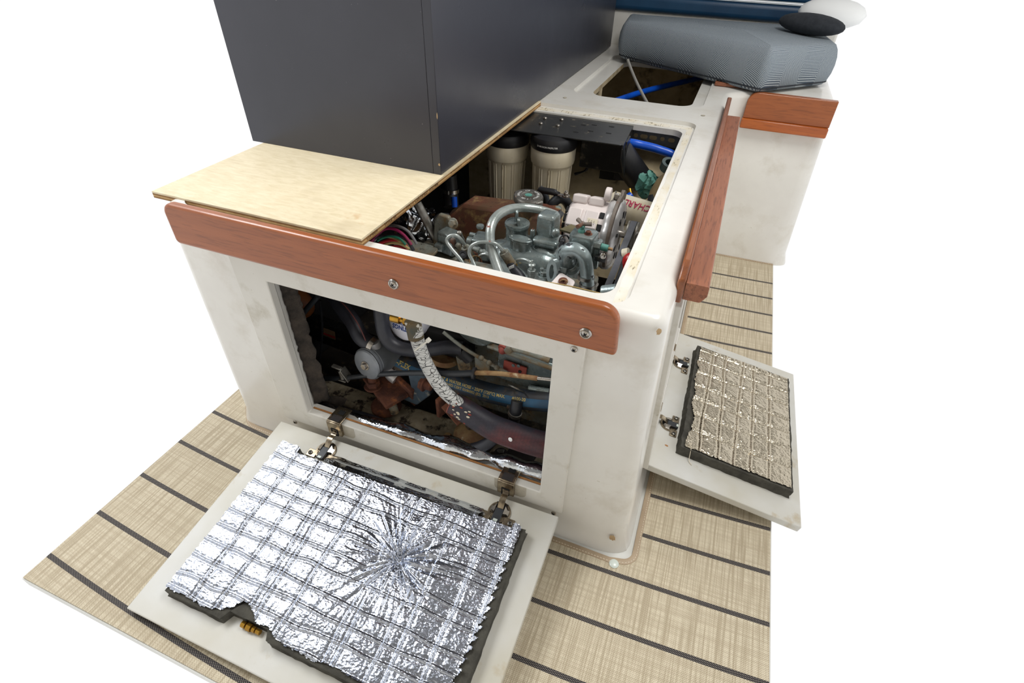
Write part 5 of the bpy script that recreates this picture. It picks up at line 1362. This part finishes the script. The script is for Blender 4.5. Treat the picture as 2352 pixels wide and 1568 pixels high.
# brass tee
bt = thing('brass_fitting', 'brass tee fitting at the top of the front opening above the painted hose', 'fitting', W(925, 738, y=.095))
b = B(); b.cyl(W(900, 728, y=.095), W(920, 733, y=.095), .0095, n=20); b.cyl(W(918, 733, y=.095), W(930, 736, y=.095), .006, n=16); b.cyl(W(930, 735, y=.093), W(962, 744, y=.093), .0115, n=6)
b.obj('tee_body', M['brass'], bt, bev=.0006)
# cracked white-painted hose
wh = hose('painted_hose', [W(948, 738, y=.080), W(955, 765, y=.078), W(963, 795, y=.075), W(978, 832, y=.072), W(1000, 872, y=.068), W(1025, 903, y=.066), W(1060, 932, y=.066)], lambda t: .0150 if t < .2 else .0135, M['crack'], None, 26, 10)
tag(wh, 'hose with cracked white paint dropping into the red-black hose', 'hose')
B().tube([W(947, 736, y=.080), W(951, 752, y=.079), W(956, 775, y=.0775)], .0156, 22).obj('rusty_collar', mk('flaking_olive_collar', (104, 84, 52), (70, 74, 66), 40, .7, bump=.5, spots=[((200, 196, 186), 40, .58, .02, .6, 0)]), wh)
zt = W(970, 792, y=.055)
b = B(); b.box(zt, (.0035, .0045, .052), rot=Euler((0, .75, 0)).to_matrix()); b.box(W(984, 781, y=.053), (.008, .006, .008), rot=Euler((0, .75, 0)).to_matrix()); zt_ = b.obj('cable_tie', M['ztie'], bev=.0006)
tag(zt_, 'white nylon cable tie around the painted hose', 'cable tie')
# red and black braided hose
rh = hose('braided_hose', [W(1040, 925, y=.070), W(1080, 950, y=.066), W(1130, 980, y=.062), W(1185, 1002, y=.060), W(1250, 1022, y=.062), W(1330, 1040, y=.07)], lambda t: .0225 + .004 * min(1, t * 2), M['redhose'], None, 32, 8, caps=False)
tag(rh, 'large red and black braided hose slanting across the front opening', 'hose'); md = rh.modifiers.new('wall', 'SOLIDIFY'); md.thickness = .003; md.offset = -1
B().sph(W(1172, 1009, y=.034), .0048, (1, .25, 1.25), 12, 8).obj('paint_fleck', M['plain_white'], rh, jitter=.001)
q0 = W(1040, 925, y=.070); qd = (W(1080, 950, y=.066) - q0).normalized()
B().ring(q0 - qd * .0004, qd, .0232, .0196, .0018).obj('cut_end', mk('pink_rubber_end', (150, 84, 74), (120, 70, 62), 60, .8), rh)
random.seed(11)
for k in range(16):
    t = random.random(); a = -2.4 + 1.2 * random.random(); c = q0 + qd * (.006 + .040 * t); s1_ = qd.cross(V(0, 0, 1)).normalized(); s2_ = s1_.cross(qd)
    nn_ = (V(.2, -.75, .6) - qd * V(.2, -.75, .6).dot(qd)).normalized(); tt_ = qd.cross(nn_)
    aa = (random.random() - .75) * 1.3
    nrm_ = nn_ * math.cos(aa) + (tt_ if tt_.z > 0 else -tt_) * math.sin(aa)
    B().sph(c + nrm_ * (.0232 + .0008 * t), .0016 + .0016 * random.random(), (1.6, .5, 1), 8, 6).obj('paint_fleck', M['white_plast'] if k % 3 else M['redplate'], rh, jitter=.0006)
# wet exhaust hose with printed band
bp = [W(912, 826, y=.150), W(950, 845, y=.150), W(1010, 865, y=.145), W(1070, 885, y=.14), W(1130, 903, y=.135), W(1195, 916, y=.13), W(1262, 922, y=.13), W(1340, 922, y=.135)]
RH = .021
xh = hose('water_hose', bp, RH, M['navyhose'], None, 28, 10)
tag(xh, 'navy and brown printed exhaust water hose running across the opening behind', 'hose')
SP = smooth_path(bp, 20); AC = [0]
for i in range(1, len(SP)): AC.append(AC[-1] + (SP[i] - SP[i - 1]).length)
def on_hose(s, ang, r):
    s = max(0, min(AC[-1] - 1e-5, s)); i = max(j for j in range(len(AC)) if AC[j] <= s); i = min(i, len(SP) - 2)
    t = (s - AC[i]) / max(1e-9, AC[i + 1] - AC[i]); p = SP[i].lerp(SP[i + 1], t); d = (SP[i + 1] - SP[i]).normalized()
    f = CAMDIR_ - d * CAMDIR_.dot(d); f.normalize(); w = d.cross(f); w = w if w.z > 0 else -w
    return p + f * math.cos(ang) * r + w * math.sin(ang) * r
CAMDIR_ = V(.25, -.62, .72)
b = B(); vs = []; m_ = 140
for i in range(m_ + 1):
    for k in range(9): vs.append(on_hose(AC[-1] * i / m_, -.75 + .85 * k / 8, RH + .0004))
b.add(vs, [(i * 9 + k, i * 9 + k + 1, i * 9 + k + 10, i * 9 + k + 9) for i in range(m_) for k in range(8)]).obj('blue_band', mk('teal_blue_band', (34, 92, 128), (30, 66, 92), 10, .5, spots=[((90, 78, 56), 30, .66, .06, .7, 0)]), xh, ang=180)
def htext(s, s0, off, size, al='LEFT', bold=.0002):
    text_obj(s, size, M['ink_yellow'], xh, lambda x, y: on_hose(s0 + x, (off + y) / RH, RH + .0009), bold=bold, align=al)
htext('-FLEX', .006, -.004, .0150, bold=.0005)
htext('WET EXHAUST & WATER HOSE \u2022 250\u00b0F (120\u00b0C) MAX.', .076, -.002, .0088)
htext("LLOYD'S APPROVED CERT 03/80002 (E2)  2013", .088, -.0105, .0078, bold=.0001)
htext('#100-20', .300, -.0015, .0088); htext('5/8" ID', .300, -.0100, .0078)
# silver elbow with clamps at its left end
ee = B().tube([W(912, 826, y=.150), W(900, 835, y=.146), W(898, 855, y=.142), W(912, 868, y=.14)], .0165, 22, 6).obj('silver_elbow', M['alu']); tag(ee, 'silver pipe elbow at the left end of the printed hose', 'pipe elbow')
clamp(W(911, 827, y=.148), (W(950, 845, y=.150) - W(912, 826, y=.15)), .0215, ee, .010, 1.9); 
B().sph(W(885, 850, y=.15), .012, (1.2, .6, 1), 16, 10).obj('corroded_boss', M['teal'], ee, jitter=.005)
# control cable
cc = thing('control_cable', 'dark push-pull control cable running level across the front opening', 'cable', W(940, 858, y=.1))
B().tube([W(690, 872, y=.10), W(785, 868, y=.09), W(860, 860, y=.085), W(950, 856, y=.085), W(1040, 858, y=.09), W(1092, 856, y=.095)], lambda t: .0058 if t < .75 else .0065, 14).obj('cable_sheath', M['cable'], cc)
B().tube([W(1092, 856, y=.095), W(1150, 858, y=.095), W(1235, 869, y=.095)], .0048, 12).obj('rusty_rod', M['rustplate'], cc)
B().tube([W(1232, 868, y=.095), W(1300, 876, y=.095)], .0040, 12, 0).obj('bright_rod', M['steel'], cc)
B().ring(W(1086, 856, y=.09), (1, .1, 0), .012, .005, .005).obj('rubber_grommet', M['blackplast'], cc)
b = B(); q = W(787, 864, y=.085); b.box(q + V(0, .004, -.010), (.020, .022, .003)); b.box(q + V(.008, .004, .006), (.003, .020, .034), rot=Euler((0, -.5, 0)).to_matrix()); b.box(q + V(-.012, .002, .022), (.024, .010, .004), rot=Euler((0, .1, 0)).to_matrix()); b.cyl(q + V(0, 0, -.008), q + V(-.004, 0, .016), .005, n=12)
b.obj('cable_clamp', M['steel_d'], cc, bev=.001)
# rusty engine mounts
m1 = thing('engine_mount', 'heavily rusted engine mount below the round canister', 'engine mount', W(870, 900, y=.11), 'rusty engine mounts')
c = W(868, 893, y=.115)
rbox('mount_plate', c + V(.014, .01, .004), (.110, .060, .014), M['rust'], m1, .003, Euler((.1, .12, -.5)).to_matrix())
rbox('mount_wing', c + V(.060, .024, -.002), (.060, .012, .070), M['rust'], m1, .003, Euler((.2, .2, -.35)).to_matrix())
b = B(); b.cyl(c + V(-.008, -.004, .008), c + V(-.008, -.004, .013), .021, n=28); b.hexb(c + V(-.008, -.004, .013), (0, 0, 1), .016, .014); b.cyl(c + V(-.008, -.004, .026), c + V(-.008, -.004, .040), .0095, n=18); b.obj('mount_nut', M['rust'], m1, bev=.0015, jitter=.0006)
b = B(); b.cyl(c + V(.006, .004, -.035), c + V(.006, .004, .0), .013, n=20); b.lathe([(.012, -.040), (.030, -.044), (.036, -.052), (.036, -.058), (.0002, -.058)], c + V(.012, .004, 0), (0, 0, 1), 32); b.obj('mount_foot', M['rust'], m1, jitter=.0006)
B().tube([W(900, 925, y=.10), W(907, 948, y=.095)], .010, 16, 0).obj('grey_lug', M['paint_d'], m1)
m2 = thing('engine_mount', 'mottled round engine mount base under the braided hose', 'engine mount', W(1085, 995, y=.1), 'rusty engine mounts')
c = W(1088, 992, z=.082)
B().lathe([(.045, -.012), (.046, -.004), (.040, .004), (.026, .014), (.016, .017), (.0002, .017)], c, (0, 0, 1), 40).obj('mount_dome', M['rustplate'], m2)
b = B(); b.hexb(c + V(-.006, 0, .016), (0, 0, 1), .013, .010); b.cyl(c + V(-.006, 0, .026), c + V(-.006, 0, .042), .008, n=16); b.obj('mount_stud', M['steel_d'], m2, bev=.001)
rbox('rust_bracket', W(1052, 940, y=.105), (.055, .05, .006), M['rust'], m2, .002, Euler((.2, .3, -.4)).to_matrix())
rbox('rust_bracket', W(1022, 925, y=.125), (.010, .05, .055), M['rust'], m2, .003, Euler((0, 0, -.3)).to_matrix())
# blue-grey bracket and bolt
b = B(); b.prism([(0, .05), (.052, .05), (.052, -.006), (.014, -.052), (-.036, -.046), (-.034, -.034), (.006, -.034), (.004, .0)], W(940, 890, y=.125), (1, 0, 0), (0, 0, 1), (0, .055, 0)); bb_ = b.obj('support_bracket', M['paint_b'], en, bev=.003)
b = B(); q = W(972, 883, y=.105); b.cyl(q, q + V(.004, 0, 0), .015, n=24); b.hexb(q + V(-.008, 0, 0), (1, 0, 0), .013, .008); b.cyl(q + V(.004, 0, 0), q + V(.02, 0, 0), .009, n=16); b.obj('side_bolt', M['rust'], bb_, bev=.0008)
# bottom hose
bo = hose('drain_hose', [W(700, 925, y=.072), W(760, 940, y=.068), W(840, 960, y=.062), W(920, 990, y=.056), W(1000, 1018, y=.052), W(1065, 1032, y=.052), W(1112, 1022, y=.056), W(1142, 998, y=.066), W(1150, 975, y=.08)], .0125, M['rubber2'], None, 18, 8)
tag(bo, 'slim black hose curving along the bottom of the front opening', 'hose')
b = clamp(W(1183, 948, y=.10), (.2, 0, 1), .013, None, .008, 3.8, 'steel_d'); tag(b, 'small steel clamp on a black hose end beside the braided hose', 'hose clamp')
B().tube([W(1178, 975, y=.10), W(1184, 945, y=.10), W(1188, 920, y=.11)], .0122, 18).obj('hose_tail', M['rubber'], b)
# dark bracketry on the block at the right
rp2 = thing('red_perforated_plate', 'dull red metal plate with three holes on the engine side', 'plate', W(1183, 848, y=.15))
rbox('plate', W(1183, 846, y=.15), (.050, .004, .026), M['redplate'], rp2, .001, Euler((0, .08, 0)).to_matrix())
for u, v in ((1179, 839), (1191, 840), (1194, 853)):
    q = W(u, v, y=.147); B().cyl(q, q + V(0, -.001, 0), .0036, n=14).obj('hole', M['dark'] if v > 845 else M['paint'], rp2)
rbox('engine_side_cover', W(1215, 845, y=.17), (.13, .03, .085), M['paint'], en, .004, Euler((0, .08, 0)).to_matrix())
rbox('side_cover_lip', W(1200, 820, y=.155), (.15, .014, .006), M['paint_d'], en, .002, Euler((0, .1, 0)).to_matrix())
b = B().lathe([(.0002, 0), (.042, 0), (.046, .003), (.046, .03)], W(1088, 758, y=.152), (.05, 1, .15), 40); b.obj('side_disc', M['paint'], en)
B().lathe([(.030, 0), (.034, .004), (.030, .012), (.0002, .012)], W(1020, 828, y=.165), (.05, .2, 1), 36).obj('pump_dish', M['rustplate'], en)
b = B(); q = W(1155, 803, y=.135); b.cyl(q, q + V(.003, .012, .003), .0115, n=24); b.sph(q - V(0, .002, 0), .0082, n=16, m=10); b.obj('side_bolt', M['redplate'], en)
bolt(W(1168, 800, y=.138), (.2, -1, .1), .008, .007, 'paint_d', en)
hose('side_pipe', [W(1150, 795, y=.14), W(1200, 806, y=.14), W(1262, 828, y=.14)], .0055, M['paint_d'], en)
hose('throttle_rod', [W(1018, 762, y=.14), W(1060, 795, y=.14), W(1110, 826, y=.14), W(1165, 856, y=.14)], .0038, M['paint_d'], en)
for k in range(3):
    q = W(1105 + 18 * k, 822 + 11 * k, y=.137); B().sph(q, .006, n=10, m=8).obj('rod_joint', M['paint_d'], en)
rbox('mount_ear', W(1108, 836, y=.15), (.034, .006, .034), M['paint_d'], en, .004)
B().ring(W(1185, 893, y=.12), (.15, .85, .75), .018, .0155, .0025).obj('wire_ring', M['steel_d'], en)
hose('lower_pipe', [W(1215, 890, y=.14), W(1262, 898, y=.14)], .0055, M['paint'], en)
rbox('flywheel_guard', W(1010, 770, y=.19), (.16, .05, .07), M['dark'], en, .01)
# dark clutter at the left: panel label, hoses, orange drum
sb = thing('control_box', 'black control box with a faded label in the dark left of the opening', 'control box', W(770, 760, y=.26))
rbox('box_body', W(790, 775, y=.27), (.22, .03, .075), M['blackmetal'], sb, .004, Euler((0, .1, 0)).to_matrix())
rbox('faded_label', W(755, 766, y=.253), (.040, .0015, .028), mk('faded_label', (150, 116, 84), (120, 96, 74), 30, .7), sb, 0, Euler((0, .1, 0)).to_matrix())
rbox('label_band', W(755, 770, y=.2515), (.038, .0008, .005), M['redpart'], sb, 0, Euler((0, .1, 0)).to_matrix())
od = B().sph(W(665, 690, y=.22), .055, (1.3, .6, .9), 24, 14).obj('orange_float', M['orange']); tag(od, 'dull orange round shape deep in the top left of the front opening', 'float')
k1 = hose('black_cable', [W(676, 745, y=.10), W(700, 715, y=.11), W(730, 680, y=.12)], .006, M['cable']); tag(k1, 'black cable rising behind the torn lining at the left', 'cable')
k2 = hose('thin_dark_cable', [W(735, 690, y=.2), W(740, 760, y=.2), W(733, 840, y=.2)], .003, M['cable']); tag(k2, 'thin dark cable hanging in the shadow of the front opening', 'cable')

# ================================================================== CABIN ABOVE (outside the frame)
b = B().frame(-2.3, 1.5, -1.8, 2.9, -2.2, -1.3, -.5, .4, lambda a, b_, c: (a, b_, 1.98 + c * .04)); ce = b.obj('ceiling', mk('headliner', (140, 137, 132), None, rough=.7), smooth=False); struct(ce)
b = B().box((-.05, -1.85, 1.0), (3.1, .04, 2.0)).obj('wall_front', mk('galley_front', (216, 210, 198), None, rough=.5), smooth=False); struct(b)
for o in bpy.data.objects:
    if '_w' in o: del o['_w']
